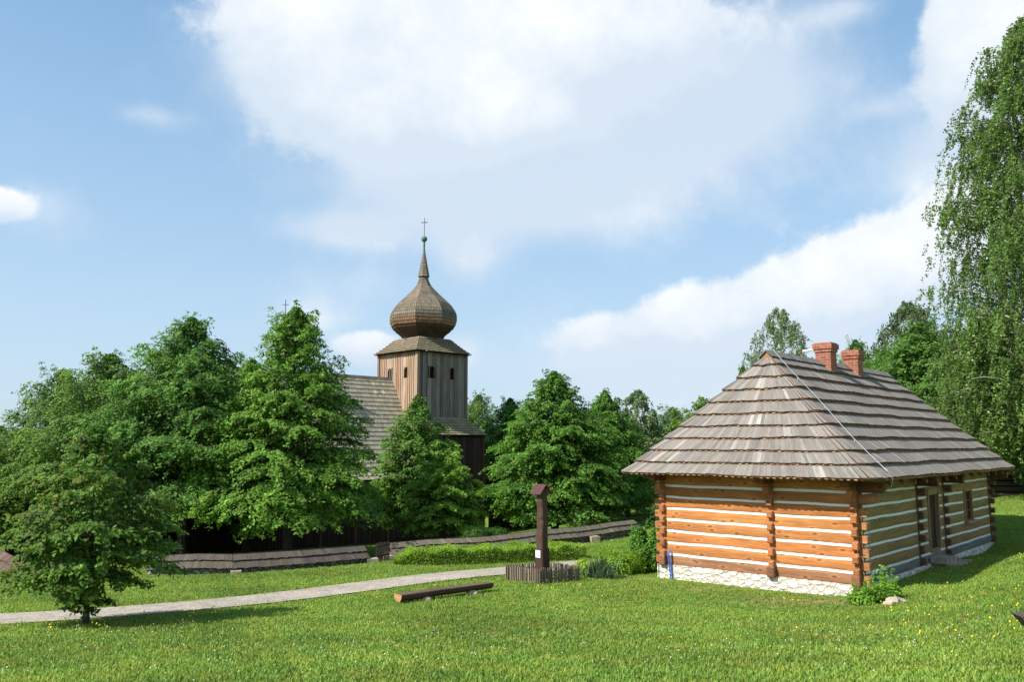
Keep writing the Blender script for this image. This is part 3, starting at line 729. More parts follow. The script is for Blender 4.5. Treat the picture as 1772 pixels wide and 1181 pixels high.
    ch1 = chimney(5.35, .50, 4.95); chimney(7.75, .48, 4.91)
    pm = MB(); pm.tube([HP(s_mid+.2, 5.1, 4.74), HP(s_mid+.45, 4.95, 4.70)], .04, (.6, .6, .6)); pm.build('pipe', MAT['lime'], ch1)
    # lightning conductor down the near hip side
    w = MB(); pts = []
    A0 = HP(s_mid-.05, 1.75, ZR+.16)
    for k in range(13):
        t = 1-k/12; sl = -OV+(s_mid+OV)*t; tt = 1.75*t+(-.18)*(1-t)
        pts.append(HP(sl, tt, zt(t)+.19-.02*math.sin(k*.9)))
    pts += [HP(-OV-.10, -.14, ZE+.02), HP(-OV-.06, -.12, ZE-.16), HP(-OV+.12, -.10, ZE-.30)]
    w.tube(pts, .0065, (.6, .6, .6), 6)
    for k in (3, 6, 9): q = pts[k]; w.tube([q, q-zz*.16], .01, (.5, .5, .5), 5)
    w.build('lightning_conductor', MAT['zinc'], roof)
    w = MB(); w.tube([HP(-.12, .32, -.3), HP(-.10, .34, -1.1), HP(-.12, .33, -2.1)], .012, (.6, .6, .6), 6); w.build('lightning_conductor', MAT['zinc'], house)
hut_roof()

# ------------------------------------------------------------------ church
KX = np.array([-6.08, 53.0]); CU = np.array([-.7071, .7071]); CV = np.array([.7071, .7071]); TS = 4.15
def KP(s, t, z): p = KX+CU*s+CV*t; return Vector((p[0], p[1], z))
cu, cv = v3(CU), v3(CV)
church = empty('church', KP(TS/2, TS/2, -4.2), 'dark wooden church with shingled nave and onion-domed belfry tower', 'church')
def boarded(mb, a, b, z0, z1, out, colf, bw=.2, holes=()):
    """vertical board wall from a to b with batten strips"""
    a, b = Vector(a), Vector(b); a.z = b.z = 0; L_ = (b-a).length; n = int(L_/bw); d = (b-a)/L_; out = Vector(out)
    for i in range(n):
        t0, t1 = L_*i/n, L_*(i+1)/n; c = colf(); o = R.uniform(0, .018); parts = [(z0, z1)]
        for h in holes:
            if t1 > h[0] and t0 < h[1]: parts = [q for x, y in parts for q in ((x, min(y, h[2])), (max(x, h[3]), y)) if q[1]-q[0] > .01]
        for x, y in parts:
            mb.box(a+d*t0+zz*x-out*.04, zz*(y-x), d*(t1-t0-.008), out*(.04+o), vary(c, .05))
            if len(parts) == 1: mb.box(a+d*(t1-.03)+zz*x+out*.018, zz*(y-x), d*.06, out*.028, vary(c, .18))
WARM = (.30, .185, .115); COOL = (.19, .165, .15)
def church_build():
    ZW0, ZW1 = 3.3, 7.68
    wins = {}
    # belfry walls (upper)
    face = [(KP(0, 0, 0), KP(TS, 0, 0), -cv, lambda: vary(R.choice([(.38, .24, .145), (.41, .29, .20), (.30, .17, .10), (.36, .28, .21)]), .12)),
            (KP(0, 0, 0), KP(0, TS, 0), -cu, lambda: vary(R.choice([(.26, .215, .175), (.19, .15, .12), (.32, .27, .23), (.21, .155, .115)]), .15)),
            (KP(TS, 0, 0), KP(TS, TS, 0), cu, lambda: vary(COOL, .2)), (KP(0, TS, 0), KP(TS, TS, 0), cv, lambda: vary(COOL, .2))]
    tb = MB(); hl = [(1.0, 1.34, 5.98, 6.72), (2.75, 3.12, 5.98, 6.72)]; hr = [(.98, 1.42, 5.96, 6.76), (2.72, 3.14, 5.96, 6.76)]
    for i, (a, b, o, cf) in enumerate(face):
        hs = hl if i == 0 else hr; boarded(tb, a, b, ZW0-1.2, ZW1, o, cf, .19, hs)
    for s, t in ((0, 0), (TS, 0), (0, TS), (TS, TS)): 
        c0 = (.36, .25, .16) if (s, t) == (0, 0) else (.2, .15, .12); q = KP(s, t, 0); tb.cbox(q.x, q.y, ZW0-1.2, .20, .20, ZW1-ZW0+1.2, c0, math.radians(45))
    tw = tb.build('belfry', MAT['board'], church)
    for i, (a, b, o, cf) in enumerate(face):
        a, b = Vector(a), Vector(b); a.z = b.z = 0; d = (b-a).normalized()
        for h in (hl if i == 0 else hr):
            # sound opening: dark louvre void with a pointed head
            wv = MB(); m = (h[0]+h[1])/2; w2 = (h[1]-h[0])/2
            P_ = [a+d*h[0]+zz*h[2], a+d*h[1]+zz*h[2], a+d*h[1]+zz*h[3], a+d*h[0]+zz*h[3]]
            wv.quad(*[q-o*.12 for q in P_], (.01, .01, .01)); w_ = wv.build('belfry_window', MAT['void'], church)
            fr = MB(); hd = (h[0], h[1])
            for sg in (-1, 1):
                e = m+sg*w2
                fr.box(a+d*(e if sg > 0 else e-.05)+zz*h[2]-o*.1, zz*(h[3]-h[2]+.0), d*.05, o*.15, (.22, .15, .10))
                # spandrel of the pointed arch
                tri = [a+d*e+zz*h[3], a+d*e+zz*(h[3]+.0)-zz*.24, a+d*(m+sg*w2*.65)+zz*(h[3]-.09), a+d*(m+sg*.02)+zz*(h[3])]
                tri = [q+o*.022 for q in tri]
                if sg > 0: tri = tri[::-1]
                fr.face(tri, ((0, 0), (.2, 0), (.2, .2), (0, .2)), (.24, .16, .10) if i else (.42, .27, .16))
            fr.build('window_frame', MAT['board'], w_)
    dk = MB(); dk.box(KP(.3, .3, 5.5), cu*(TS-.6), cv*(TS-.6), zz*.05, (.01,)*3); dk.build('belfry_floor', MAT['void'], church)
    # lower tower
    E_ = .84; lt = MB(); zb = -4.6; ztp = 2.30
    crn = [KP(-E_, -E_, 0), KP(-E_, TS+E_, 0), KP(TS+E_, TS+E_, 0), KP(TS+E_, -E_, 0)]
    outs = [-cu, cv, cu, -cv]
    for i in range(4): boarded(lt, crn[i], crn[(i+1) % 4], zb, ztp, outs[i], lambda: vary(R.choice([(.07, .042, .031), (.052, .034, .026), (.088, .052, .037)]), .2), .22)
    for q in crn: lt.cbox(q.x, q.y, zb, .22, .22, ztp-zb, (.085, .04, .026), math.radians(45))
    lt.box(KP(-E_-.14, -E_-.1, -3.35), cv*(TS+2*E_+.2), cu*.1, zz*.1, (.13, .075, .045))
    lt.build('tower_base', MAT['board'], church)
    MOSS = (.215, .195, .125)
    def roof_rings(name, rings, wd, th, lift, colf, parent=church, edge=True, under=None):
        mb = MB()
        for i in range(len(rings)-1):
            r0, r1 = rings[i], rings[i+1]; n = len(r0)
            for k in range(n):
                B0, B1, T0, T1 = r0[k], r0[(k+1) % n], r1[k], r1[(k+1) % n]
                e0, e1 = (T0-B0)*.12, (T1-B1)*.12
                shingle_slope(mb, B0, B1, T0+e0, T1+e1, wd, th, lift, colf(i/(len(rings)-1), k), jit=.008, pale=.05)
        return mb.build(name, MAT['shingle'], parent)
    def sq(o, z, cs=None): return [KP(-o, -o, z), KP(-o, TS+o, z), KP(TS+o, TS+o, z), KP(TS+o, -o, z)]
    # skirt between the tower base and the belfry
    rr = []
    for i in range(8):
        t = i/7; rr.append(sq(E_+.22-(E_+.2)*t, 2.25+1.15*(t**1.15)))
    sk = roof_rings('skirt_roof', rr, .16, .02, .045, lambda t, k: (.23, .20, .115) if k == 0 else (.20, .175, .12))
    sb = MB(); q = rr[0]; p_ = sq(E_-.1, 2.28); [sb.quad(q[i]-zz*.03, q[(i+1) % 4]-zz*.03, p_[(i+1) % 4], p_[i], (.06, .035, .02)) for i in range(4)]; sb.build('eaves_underside', MAT['dark'], sk)
    # small roof under the onion
    rr = []; cx = KP(TS/2, TS/2, 0)
    for i in range(8):
        t = i/7; rr.append(sq(.30-1.05*t, 7.68+1.05*t**1.15))
    cr = roof_rings('belfry_roof', rr, .16, .02, .045, lambda t, k: (.19, .15, .10) if k != 0 else (.18, .155, .095))
    sb = MB(); q = rr[0]; p_ = sq(-.1, 7.66); [sb.quad(q[i]-zz*.03, q[(i+1) % 4]-zz*.03, p_[(i+1) % 4], p_[i], (.06, .035, .02)) for i in range(4)]; sb.build('eaves_underside', MAT['dark'], cr)
    # onion
    prof = [(8.62, 1.42), (8.85, 1.36), (9.03, 1.50), (9.22, 1.74), (9.45, 1.98), (9.66, 2.12), (9.87, 2.20), (10.08, 2.235), (10.30, 2.235), (10.52, 2.20), (10.73, 2.10), (10.98, 1.94), (11.23, 1.74), (11.48, 1.48), (11.73, 1.22), (11.98, .96),
            (12.26, .70), (12.50, .50), (12.68, .40), (12.90, .32), (13.08, .29)]
    def oct_(r, z, n=8, a0=math.radians(0)):
        return [Vector((cx.x+r*math.cos(a0-2*math.pi*k/n)*1.04, cx.y+r*math.sin(a0-2*math.pi*k/n)*1.04, z)) for k in range(n)]
    a0 = math.radians(-96)
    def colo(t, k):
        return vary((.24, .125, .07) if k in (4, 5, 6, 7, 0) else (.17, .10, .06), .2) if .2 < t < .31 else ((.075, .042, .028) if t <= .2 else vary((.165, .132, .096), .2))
    mb = MB()
    for i in range(len(prof)-1):
        (z0, r0), (z1, r1) = prof[i], prof[i+1]; A, B = oct_(r0, z0, a0=a0), oct_(r1, z1, a0=a0)
        for k in range(8):
            t = i/(len(prof)-1)
            k2 = (k+1) % 8; B0, B1, T0, T1 = A[k], A[k2], B[k], B[k2]
            nrm = ((B0+B1)/2-cx); nrm.z = 0; nrm.normalize(); off = nrm*.03
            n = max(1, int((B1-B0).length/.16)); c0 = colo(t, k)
            for j in range(n):
                a, b = j/n+.004, (j+1)/n-.004
                P_ = [B0.lerp(B1, a)+off, B0.lerp(B1, b)+off, T0.lerp(T1, b)+nrm*.004, T0.lerp(T1, a)+nrm*.004]; dz = R.uniform(-.012, .012); P_[0].z += dz-.02; P_[1].z += dz-.02
                c = vary(c0, .16); u0, v0 = R.random()*30, R.random()*30
                ln, wd = (P_[3]-P_[0]).length, (P_[1]-P_[0]).length
                mb.face(P_, ((u0, v0), (u0, v0+wd), (u0+ln, v0+wd), (u0+ln, v0)), c)
                mb.face((P_[0]-off*1.2, P_[1]-off*1.2, P_[1], P_[0]), ((0, 0), (0, wd), (.03, wd), (.03, 0)), tuple(x*.35 for x in c))
    for (z0, r0), (z1, r1) in zip(prof[:-1], prof[1:]):
        A, B = oct_(r0-.05, z0, a0=a0), oct_(r1-.05, z1, a0=a0)
        for k in range(8): mb.quad(A[k], A[(k+1) % 8], B[(k+1) % 8], B[k], (.03, .02, .015))
    on = mb.build('onion_dome', MAT['shingle'], church)
    # spire cone
    mb = MB(); zc = [13.13+i*(14.81-13.13)/9 for i in range(10)]; rc = [.40-.30*i/9 for i in range(10)]
    for i in range(9):
        A, B = oct_(rc[i], zc[i], a0=a0), oct_(rc[i+1]-.015, zc[i+1], a0=a0)
        for k in range(8):
            for j in range(2):
                a, b = j/2+.01, (j+1)/2-.01; k2 = (k+1) % 8; u0 = R.random()*9
                c = vary((.18, .155, .125), .2); mb.face((A[k].lerp(A[k2], a), A[k].lerp(A[k2], b), B[k].lerp(B[k2], b), B[k].lerp(B[k2], a)), ((u0, 0), (u0, .1), (u0+.2, .1), (u0+.2, 0)), c)
            mb.face((cx+zz*zc[i]+zz*.0, A[(k+1) % 8], A[k]), ((0, 0), (0, .1), (.1, 0)), (.06, .035, .025))
    mb.build('spire', MAT['shingle'], church)
    mb = MB(); c0 = Vector((cx.x, cx.y, 0))
    mb.tube([c0+zz*14.75, c0+zz*15.1, c0+zz*15.62], [.10, .065, .075], (1, 1, 1), 12)
    n = 10; mb.tube([c0+zz*(15.80-.21*math.cos(math.pi*i/n)) for i in range(n+1)], [max(.01, .215*math.sin(math.pi*i/n)) for i in range(n+1)], (1, 1, 1), 16)
    fi = mb.build('finial_ball', MAT['copper'], church, smooth=True)
    mb = MB(); mb.tube([c0+zz*15.98, c0+zz*17.3], .022, (1, 1, 1), 6)
    mb.tube([c0+zz*16.98-cv*.15-cu*-.13, c0+zz*16.98+cv*.15-cu*.13], .02, (1, 1, 1), 6)
    mb.tube([c0+zz*16.98+Vector((-.22, 0, -.02)), c0+zz*16.98+Vector((.22, 0, .02))], .022, (1, 1, 1), 6); mb.build('cross', MAT['iron'], church)
    # nave (axis runs from the tower's left face towards the viewer's left)
    SR = 2.75; NL = 12.5; ZR = 6.0
    def NP(s, t, z): return KP(SR+s, -t, z)       # s across the nave, t along it away from the tower
    prof = [(-4.15, -.42), (-3.7, .02), (-3.2, .70), (-2.3, 2.15), (-1.2, 4.0), (0, 6.0)]
    ts = np.linspace(0, 1, 25); pz = []
    L_ = [0]; 
    for a, b in zip(prof[:-1], prof[1:]): L_.append(L_[-1]+math.hypot(b[0]-a[0], b[1]-a[1]))
    for t in ts: d = t*L_[-1]; pz.append((float(np.interp(d, L_, [p[0] for p in prof])), float(np.interp(d, L_, [p[1] for p in prof]))))
    for sg, nm in ((1, 'nave_roof'), (-1, 'nave_roof')):
        mb = MB()
        for i in range(24):
            (s0, z0), (s1, z1) = pz[i], pz[min(i+1, 24)]; s2 = s1+(s1-s0)*.12; z2 = z1+(z1-z0)*.12
            def endt(z): return .0
            col = (.36, .325, .235)
            shingle_slope(mb, NP(s0*sg, 0, z0), NP(s0*sg, NL, z0), NP(s2*sg, 0, z2), NP(s2*sg, NL, z2), .17, .02, .035, col, jit=.01, pale=.04)
        # side pieces flanking the tower down to its base
        o = mb.build(nm, MAT['shingle'], church)
        if sg > 0: o.data.flip_normals()
    un = MB(); un.quad(NP(-4.1, 0, -.48), NP(-4.1, NL, -.48), NP(4.1, NL, -.48), NP(4.1, 0, -.48), (.05, .03, .02))
    for t in (0.02, NL-.02):
        un.face((NP(-4, t, -.4), NP(4, t, -.4), NP(0, t, 5.95)), ((0, 0), (8, 0), (4, 6)), (.10, .065, .045))
    un.build('nave_gable', MAT['board'], church)
    rb = MB()
    for i in range(60):
        a = NL*i/60
        for sg in (-1, 1): rb.box(NP(0, a, ZR+.07), (cu*sg*.5-zz*.86)*.28, -cv*(NL/60-.006), (cu*sg*.86+zz*.5)*.02, vary((.16, .14, .11), .2))
    rb.build('ridge_boards', MAT['shingle'], church)
    wl = MB()
    dk_ = lambda: vary(R.choice([(.045, .027, .02), (.06, .032, .022)]), .2)
    boarded(wl, NP(-2.9, 0, 0), NP(-2.9, NL, 0), -4.6, 1.0, -cu, dk_, .24); boarded(wl, NP(2.9, 0, 0), NP(2.9, NL, 0), -4.6, 1.0, cu, dk_, .24)
    boarded(wl, NP(-3.6, NL, 0), NP(3.6, NL, 0), -4.6, -.4, -cv, dk_, .24)
    wl.build('nave_wall', MAT['board'], church)
    # open gallery under the eaves on the near side
    gl = MB()
    for i in range(6):
        t = .6+i*2.3; q = NP(-3.75, t, 0); gl.cbox(q.x, q.y, -4.6, .16, .16, 4.2, (.13, .055, .035), math.radians(45))
    gl.box(NP(-3.82, 0, -2.75), -cv*NL, cu*.14, zz*.09, (.16, .08, .05)); gl.box(NP(-3.82, 0, -.62), -cv*NL, cu*.14, zz*.14, (.08, .045, .03))
    for i in range(52): q = NP(-3.75, .2+i*.24, 0); gl.cbox(q.x, q.y, -2.70, .05, .04, .85, vary((.12, .085, .06), .2), math.radians(45))
    gl.box(NP(-3.80, 0, -1.86), -cv*NL, cu*.1, zz*.06, (.09, .05, .035))
    boarded(gl, NP(-3.78, 0, 0), NP(-3.78, NL, 0), -4.6, -2.76, -cu, dk_, .2)
    gl.build('gallery', MAT['board'], church)
    # ridge turret with cross
    tq = NP(0, 8.0, 0); tr = MB(); n = 8
    def tro(r, z): return [Vector((tq.x+r*math.cos(2*math.pi*k/n), tq.y+r*math.sin(2*math.pi*k/n), z)) for k in range(n)]
    pr = [(5.6, .5), (6.9, .5), (6.92, .72), (7.4, .42), (7.6, .5), (7.95, .58), (8.3, .42), (8.6, .15), (9.0, .06), (9.2, .03)]
    for (z0, r0), (z1, r1) in zip(pr[:-1], pr[1:]):
        A, B = tro(r0, z0), tro(r1, z1)
        for k in range(n): tr.quad(A[k], A[(k+1) % n], B[(k+1) % n], B[k], vary((.2, .17, .13), .15))
    tu = tr.build('ridge_turret', MAT['shingle'], church)
    cr_ = MB(); b = Vector((tq.x, tq.y, 0)); cr_.tube([b+zz*9.1, b+zz*10.35], .022, (1, 1, 1), 6); cr_.tube([b+zz*10.05+Vector((-.2, 0, 0)), b+zz*10.05+Vector((.2, 0, 0))], .02, (1, 1, 1), 6); cr_.build('cross', MAT['iron'], tu)
    # chancel
    ch = MB(); NC2 = NL+6
    for sg in (-1, 1):
        a = [(-3.2*sg, .2), (0, 5.2)]
        for i in range(16):
            t0, t1 = i/16, (i+1.12)/16
            P0 = lambda t, tt: NP(-3.2*sg*(1-t), tt, .2+5.0*t)
            shingle_slope(ch, P0(t0, NL), P0(t0, NC2), P0(t1, NL), P0(t1, NC2-1.5*0), .2, .02, .035, (.205, .18, .125), jit=.01)
    boarded(ch, NP(-2.6, NL, 0), NP(-2.6, NC2-.3, 0), -4.6, 1, -cu, dk_, .24); boarded(ch, NP(2.6, NL, 0), NP(2.6, NC2-.3, 0), -4.6, 1, cu, dk_, .24); boarded(ch, NP(-2.6, NC2-.3, 0), NP(2.6, NC2-.3, 0), -4.6, 1.2, -cv, dk_, .24)
    ch.face((NP(-3.2, NC2-.3, .2), NP(3.2, NC2-.3, .2), NP(0, NC2-.3, 5.2)), ((0, 0), (6, 0), (3, 5)), (.1, .065, .045))
    ch.build('chancel', MAT['shingle'], church)
church_build()

# ------------------------------------------------------------------ shingled churchyard wall
def yard_wall(name, pts, label, col, cat='wall', pillars=()):
    """pts: (x, y, z of the eave line on the viewer's side)"""
    root = empty(name, G(pts[0][0], pts[0][1]), label, cat)
    P = [Vector(p) for p in pts]; mb = MB(); st = MB(); HWD, RI = .48, .40
    offs = []
    for i, p in enumerate(P):
        a = P[max(i-1, 0)]; b = P[min(i+1, len(P)-1)]; d = (b-a); d.z = 0; d.normalize(); offs.append(Vector((-d.y, d.x, 0)))
    acc = 0
    for i in range(len(P)-1):
        L_ = (P[i+1]-P[i]).length; n = max(1, int(L_/1.5))
        for j in range(n):
            a, b = P[i].lerp(P[i+1], j/n), P[i].lerp(P[i+1], (j+1)/n); oa = offs[i].lerp(offs[i+1], j/n); ob = offs[i].lerp(offs[i+1], (j+1)/n)
            sg = [0, .02*math.sin((acc+j)*1.3), 0]; a = a+zz*.03*math.sin((acc+j)*1.7); b = b+zz*.03*math.sin((acc+j+1)*1.7)
            for (t0, t1, lf) in ((0, .60, .02), (.52, 1.06, .05)):
                shingle_slope(mb, a+oa*HWD*t0+zz*RI*t0, b+ob*HWD*t0+zz*RI*t0, a+oa*HWD*t1+zz*RI*t1, b+ob*HWD*t1+zz*RI*t1, .13, .022, lf, vary(col, .06), jit=.02, pale=.05)
                c_, d_ = a+oa*HWD*2, b+ob*HWD*2
                shingle_slope(mb, d_-ob*HWD*t0+zz*RI*t0, c_-oa*HWD*t0+zz*RI*t0, d_-ob*HWD*t1+zz*RI*t1, c_-oa*HWD*t1+zz*RI*t1, .13, .022, lf, vary(col, .06), jit=.02)
            base = [(a+oa*.13), (b+ob*.13), (b+ob*.80), (a+oa*.80)]
            zt = [q.z+.10 for q in base]
            lo = [Vector((q.x, q.y, g1(q.x, q.y)-.3)) for q in base]; hi = [Vector((q.x, q.y, t)) for q, t in zip(base, zt)]
            st.hexa(lo+hi, (1, 1, 1), uv=(acc*1.5+j*1.5, 0))
        acc += n
    mb.build('shingle_coping', MAT['shingle'], root); st.build('stone_body', MAT['rubble'], root)
    for (x, y, w, h, z) in pillars:
        pb = MB(); pb.cbox(x, y, g1(x, y)-.2, w, w, z-g1(x, y)+.2, (.6, .6, .6), math.radians(20)); pb.build('pier', MAT['stone'], root)
    return root
yard_wall('churchyard_wall', [(-12.1, 28.0, -2.50), (-10.6, 28.05, -2.47), (-9.26, 28.15, -2.46), (-7.2, 29.4, -2.46), (-5.2, 31.0, -2.52)][::1], 'low stone wall with dark shingle coping left of the gate, under the tall limes', (.085, .070, .055), pillars=((-9.15, 28.13, .34, .3, -2.5), (-5.15, 31.15, .42, .4, -2.5)))
yard_wall('churchyard_wall', [(-4.6, 32.7, -2.62), (-1.8, 34.6, -2.62), (.4, 36.8, -2.68), (3.2, 39.6, -2.66), (5.2, 42.0, -2.70), (6.75, 44.0, -2.72)], 'long low stone wall with grey shingle coping behind the clipped hedge', (.14, .118, .085), pillars=((3.9, 40.2, .45, .4, -2.68), (-4.75, 32.75, .42, .4, -2.6)))
yard_wall('churchyard_wall', [(-18.6, 28.6, -2.05), (-17.6, 27.9, -2.2), (-16.2, 27.2, -2.5), (-14.2, 27.3, -2.55)], 'end of shingled stone wall at far left behind the young tree', (.12, .075, .058), pillars=((-15.0, 27.2, .34, .4, -2.3),))

def gate():
    root = empty('wicket_gate', G(-4.9, 32.1), 'low dark picket gate filling the gap in the churchyard wall', 'gate')
    mb = MB(); a = Vector((-5.05, 31.55, 0)); b = Vector((-4.72, 32.45, 0)); d = (b-a)
    for i in range(9): q = a+d*i/8; mb.cbox(q.x, q.y, g1(q.x, q.y)-.02, .05, .03, .72+.04*R.random(), vary((.03, .022, .018), .2), math.atan2(d.y, d.x))
    mb.build('pickets', MAT['dark'], root)
    mb = MB()
    for h in (.18, .55): mb.box(Vector((a.x, a.y, g1(a.x, a.y)+h))+Vector((.02, -.01, 0)), d, Vector((.02, -.01, 0)), zz*.05, (.03, .02, .016))
    mb.build('rail', MAT['dark'], root)
gate()

# ------------------------------------------------------------------ shrine post with fence
def post():
    px, py = .85, 23.7; z0 = g1(px, py)
    root = empty('carved_post', (px, py, z0), 'tall dark carved oak post with small maroon roof beside the path', 'post')
    rz = math.radians(42); mb = MB()
    lv = [(0, .45, 0, 0), (.35, .43, 0, 0), (.84, .41, 0, 0)]
    def sect(lv, col):
        ca, sa = math.cos(rz), math.sin(rz)
        def rg(z, w, ox, oy, c=.03):
            h = w/2; pts = [(-h+c, -h), (h-c, -h), (h, -h+c), (h, h-c), (h-c, h), (-h+c, h), (-h, h-c), (-h, -h+c)]
            return [Vector((px+ox+x*ca-y*sa, py+oy+x*sa+y*ca, z0+z)) for x, y in pts]
        u = R.random()*9
        for (a, b) in zip(lv[:-1], lv[1:]):
            A, B = rg(*a), rg(*b); acc = 0
            for k in range(8):
                w = (A[(k+1) % 8]-A[k]).length; k2 = (k+1) % 8
                mb.face((A[k], A[k2], B[k2], B[k]), ((u+a[0], acc), (u+a[0], acc+w), (u+b[0], acc+w), (u+b[0], acc)), col); acc += w
        T_ = rg(*lv[-1]); mb.face(T_, [(p.x, p.y) for p in T_], col)
    sect([(-.2, .345, 0, 0), (.0, .34, 0, 0), (.45, .32, 0, 0), (.86, .30, 0, 0)], (.050, .026, .020))
    post_lv = [(.84, .262, .0, 0), (1.0, .25, -.005, 0), (1.2, .262, -.012, 0), (1.4, .245, .0, 0), (1.55, .262, .012, 0), (1.65, .236, .006, 0), (1.72, .255, .0, 0), (1.85, .25, .008, 0), (2.0, .232, .0, 0), (2.15, .25, -.01, 0), (2.3, .232, -.004, 0), (2.42, .215, -.0, 0), (2.50, .15, -.0, 0)]
    sect(post_lv, (.072, .040, .027))
    mb.build('shaft', MAT['dark'], root)
    rf = MB(); c = Vector((px-.02, py, z0+2.62)); al = Vector((math.cos(rz), math.sin(rz), 0)); ac = Vector((-al.y, al.x, 0))
    # ridge runs along ac (towards/away from the viewer), slopes fall along +-al
    for sg in (-1, 1):
        for k in range(3):
            l0, l1 = k/3, (k+1)/3
            p0 = c+al*sg*.235*l0-zz*(.25*l0**.9); p1 = c+al*sg*.235*l1-zz*(.25*l1**.9+ (0.02 if k==2 else 0))
            rf.box(p0-ac*.21, ac*.42, p1-p0, (zz*.7+al*sg*.7)*.022, (1, 1, 1))
    rf.build('roof', MAT['maroon'], root)
    gp = MB(); gp.box(c-ac*.12-al*.02-zz*.06, ac*.24, al*.04, -zz*.2, (.06, .03, .02)); gp.build('roof_bracket', MAT['dark'], root)
    pl = MB(); q = Vector((px, py, z0+.62))-al*.168-ac*.10
    pl.box(q, ac*.19, zz*.20, -al*.012, (1, 1, 1))
    p_ = pl.build('plaque', MAT['plaque'], root)
    tx = MB()
    for k in range(5): tx.box(q+zz*(.16-.026*k)+ac*.02-al*.0125, ac*(.15 if k % 2 == 0 else .12), zz*.006, -al*.002, (.1, .1, .1))
    # fence ring: square enclosure turned like the post
    fr = empty('picket_fence', (px, py-.1, z0), 'tiny square picket fence around the foot of the carved post', 'fence')
    pk = MB(); hs = .73; cs = [(-hs, -hs), (hs, -hs), (hs, hs), (-hs, hs)]; rf_ = math.radians(37)
    ca, sa = math.cos(rf_), math.sin(rf_)
    W_ = lambda x, y: (px+x*ca-y*sa, py+x*sa+y*ca)
    rl = MB()
    for i in range(4):
        a, b = cs[i], cs[(i+1) % 4]; n = 20
        for j in range(n):
            x, y = a[0]+(b[0]-a[0])*(j+.5)/n, a[1]+(b[1]-a[1])*(j+.5)/n; X, Y = W_(x, y); zb = g1(X, Y); h = .44+R.uniform(-.025, .025)
            w = .036; ang = rf_+i*math.pi/2+R.uniform(-.08, .08); tl = R.uniform(-.015, .015)
            pk.cbox(X+tl, Y, zb-.05, w, .03, h, vary((.19, .145, .11), .3), ang)
            # pointed tip
            c_, s_ = math.cos(ang), math.sin(ang); A = [Vector((X+tl+c_*dx-s_*dy, Y+s_*dx+c_*dy, zb-.05+h)) for dx, dy in ((-w/2, -.015), (w/2, -.015), (w/2, .015), (-w/2, .015))]; T_ = Vector((X+tl, Y, zb+h-.01))
            for q in range(4): pk.face((A[q], A[(q+1) % 4], T_), ((0, 0), (.04, 0), (.02, .04)), (.12, .09, .07))
        for h in (.12, .30):
            p, q = W_(*a), W_(*b); k = .955; p = ((p[0]-px)*k+px, (p[1]-py)*k+py); q = ((q[0]-px)*k+px, (q[1]-py)*k+py)
            A, B = Vector((*p, g1(*p)+h)), Vector((*q, g1(*q)+h)); rl.tube([A, B], .018, (.09, .065, .05), 6)
    pk.build('pickets', MAT['board'], fr); rl.build('rail', MAT['board'], fr)
post()

# ------------------------------------------------------------------ half-log bench on the grass
def log_bench():
    a = G(-2.62, 19.55, .13); b = G(-.55, 21.35, .16)
    root = empty('log_bench', G(-1.6, 20.4), 'low split log bench lying on two stones in front of the path', 'bench')
    d = (b-a).normalized(); s = Vector((d.y, -d.x, 0)).normalized(); up = s.cross(d).normalized(); up = up if up.z > 0 else -up
    mb = MB(); n = 12; L_ = (b-a).length; rs = 9
    def ring(t):
        r = .155*(1-.12*t)+.006*math.sin(t*9); c = a+d*L_*t; out = []
        for k in range(rs):
            th = math.pi+math.pi*k/(rs-1); out.append(c+s*r*math.cos(th)+up*(r*.95*math.sin(th)*1.0+.05))
        out.append(c+s*r*.96+up*.075); out.append(c-s*r*.96+up*.075); return out
    rg = [ring(i/n) for i in range(n+1)]; m = len(rg[0])
    for i in range(n):
        for k in range(m):
            k2 = (k+1) % m; top = k == m-2
            col = (.105, .07, .048) if top else (.075, .045, .03)
            mb.face((rg[i][k], rg[i+1][k], rg[i+1][k2], rg[i][k2]), ((i*L_/n, k*.06), ((i+1)*L_/n, k*.06), ((i+1)*L_/n, k*.06+.06), (i*L_/n, k*.06+.06)), col)
    for q in (rg[0], rg[-1][::-1]): mb.face(q, [(p.dot(s), p.z) for p in q], (.42, .22, .10))
    mb.build('seat', MAT['dark'], root)
    for t in (.26, .76):
        q = a+d*L_*t+s*.09
        stone('foot_stone', q.x, q.y, .13, .11, .10, 3+t, parent=root, z=g1(q.x, q.y)-.01)
def stone(name, x, y, rx, ry, rz_, seed, parent=None, z=None, mat='stone', rot=0.0):
    r = np.random.RandomState(int(seed*13)); bm = MB(); n, m = 14, 8; P = []
    ph = r.rand(6)*6.28; z = g1(x, y)-rz_*.25 if z is None else z
    ca, sa = math.cos(rot), math.sin(rot)
    for i in range(m+1):
        th = math.pi*i/m; row = []
        for k in range(n):
            f = 2*math.pi*k/n; w = 1+.14*math.sin(2*f+ph[0]+th)+.10*math.sin(3*f+ph[1]+2*th)+.07*math.sin(5*f+ph[2]+3*th)
            X, Y = rx*w*math.sin(th)*math.cos(f), ry*w*math.sin(th)*math.sin(f)
            row.append(Vector((x+X*ca-Y*sa, y+X*sa+Y*ca, z+rz_*w*(math.cos(th)*.8+.3))))
        P.append(row)
    for i in range(m):
        for k in range(n): bm.quad(P[i][k], P[i+1][k], P[i+1][(k+1) % n], P[i][(k+1) % n], (.5, .45, .4))
    return bm.build(name, MAT[mat], parent)
log_bench()
o = stone('boulder', 8.78, 19.55, .34, .20, .17, 4, rot=.3); tag(o, 'pale lichen stained stone lying in front of the corner bush', 'stone')

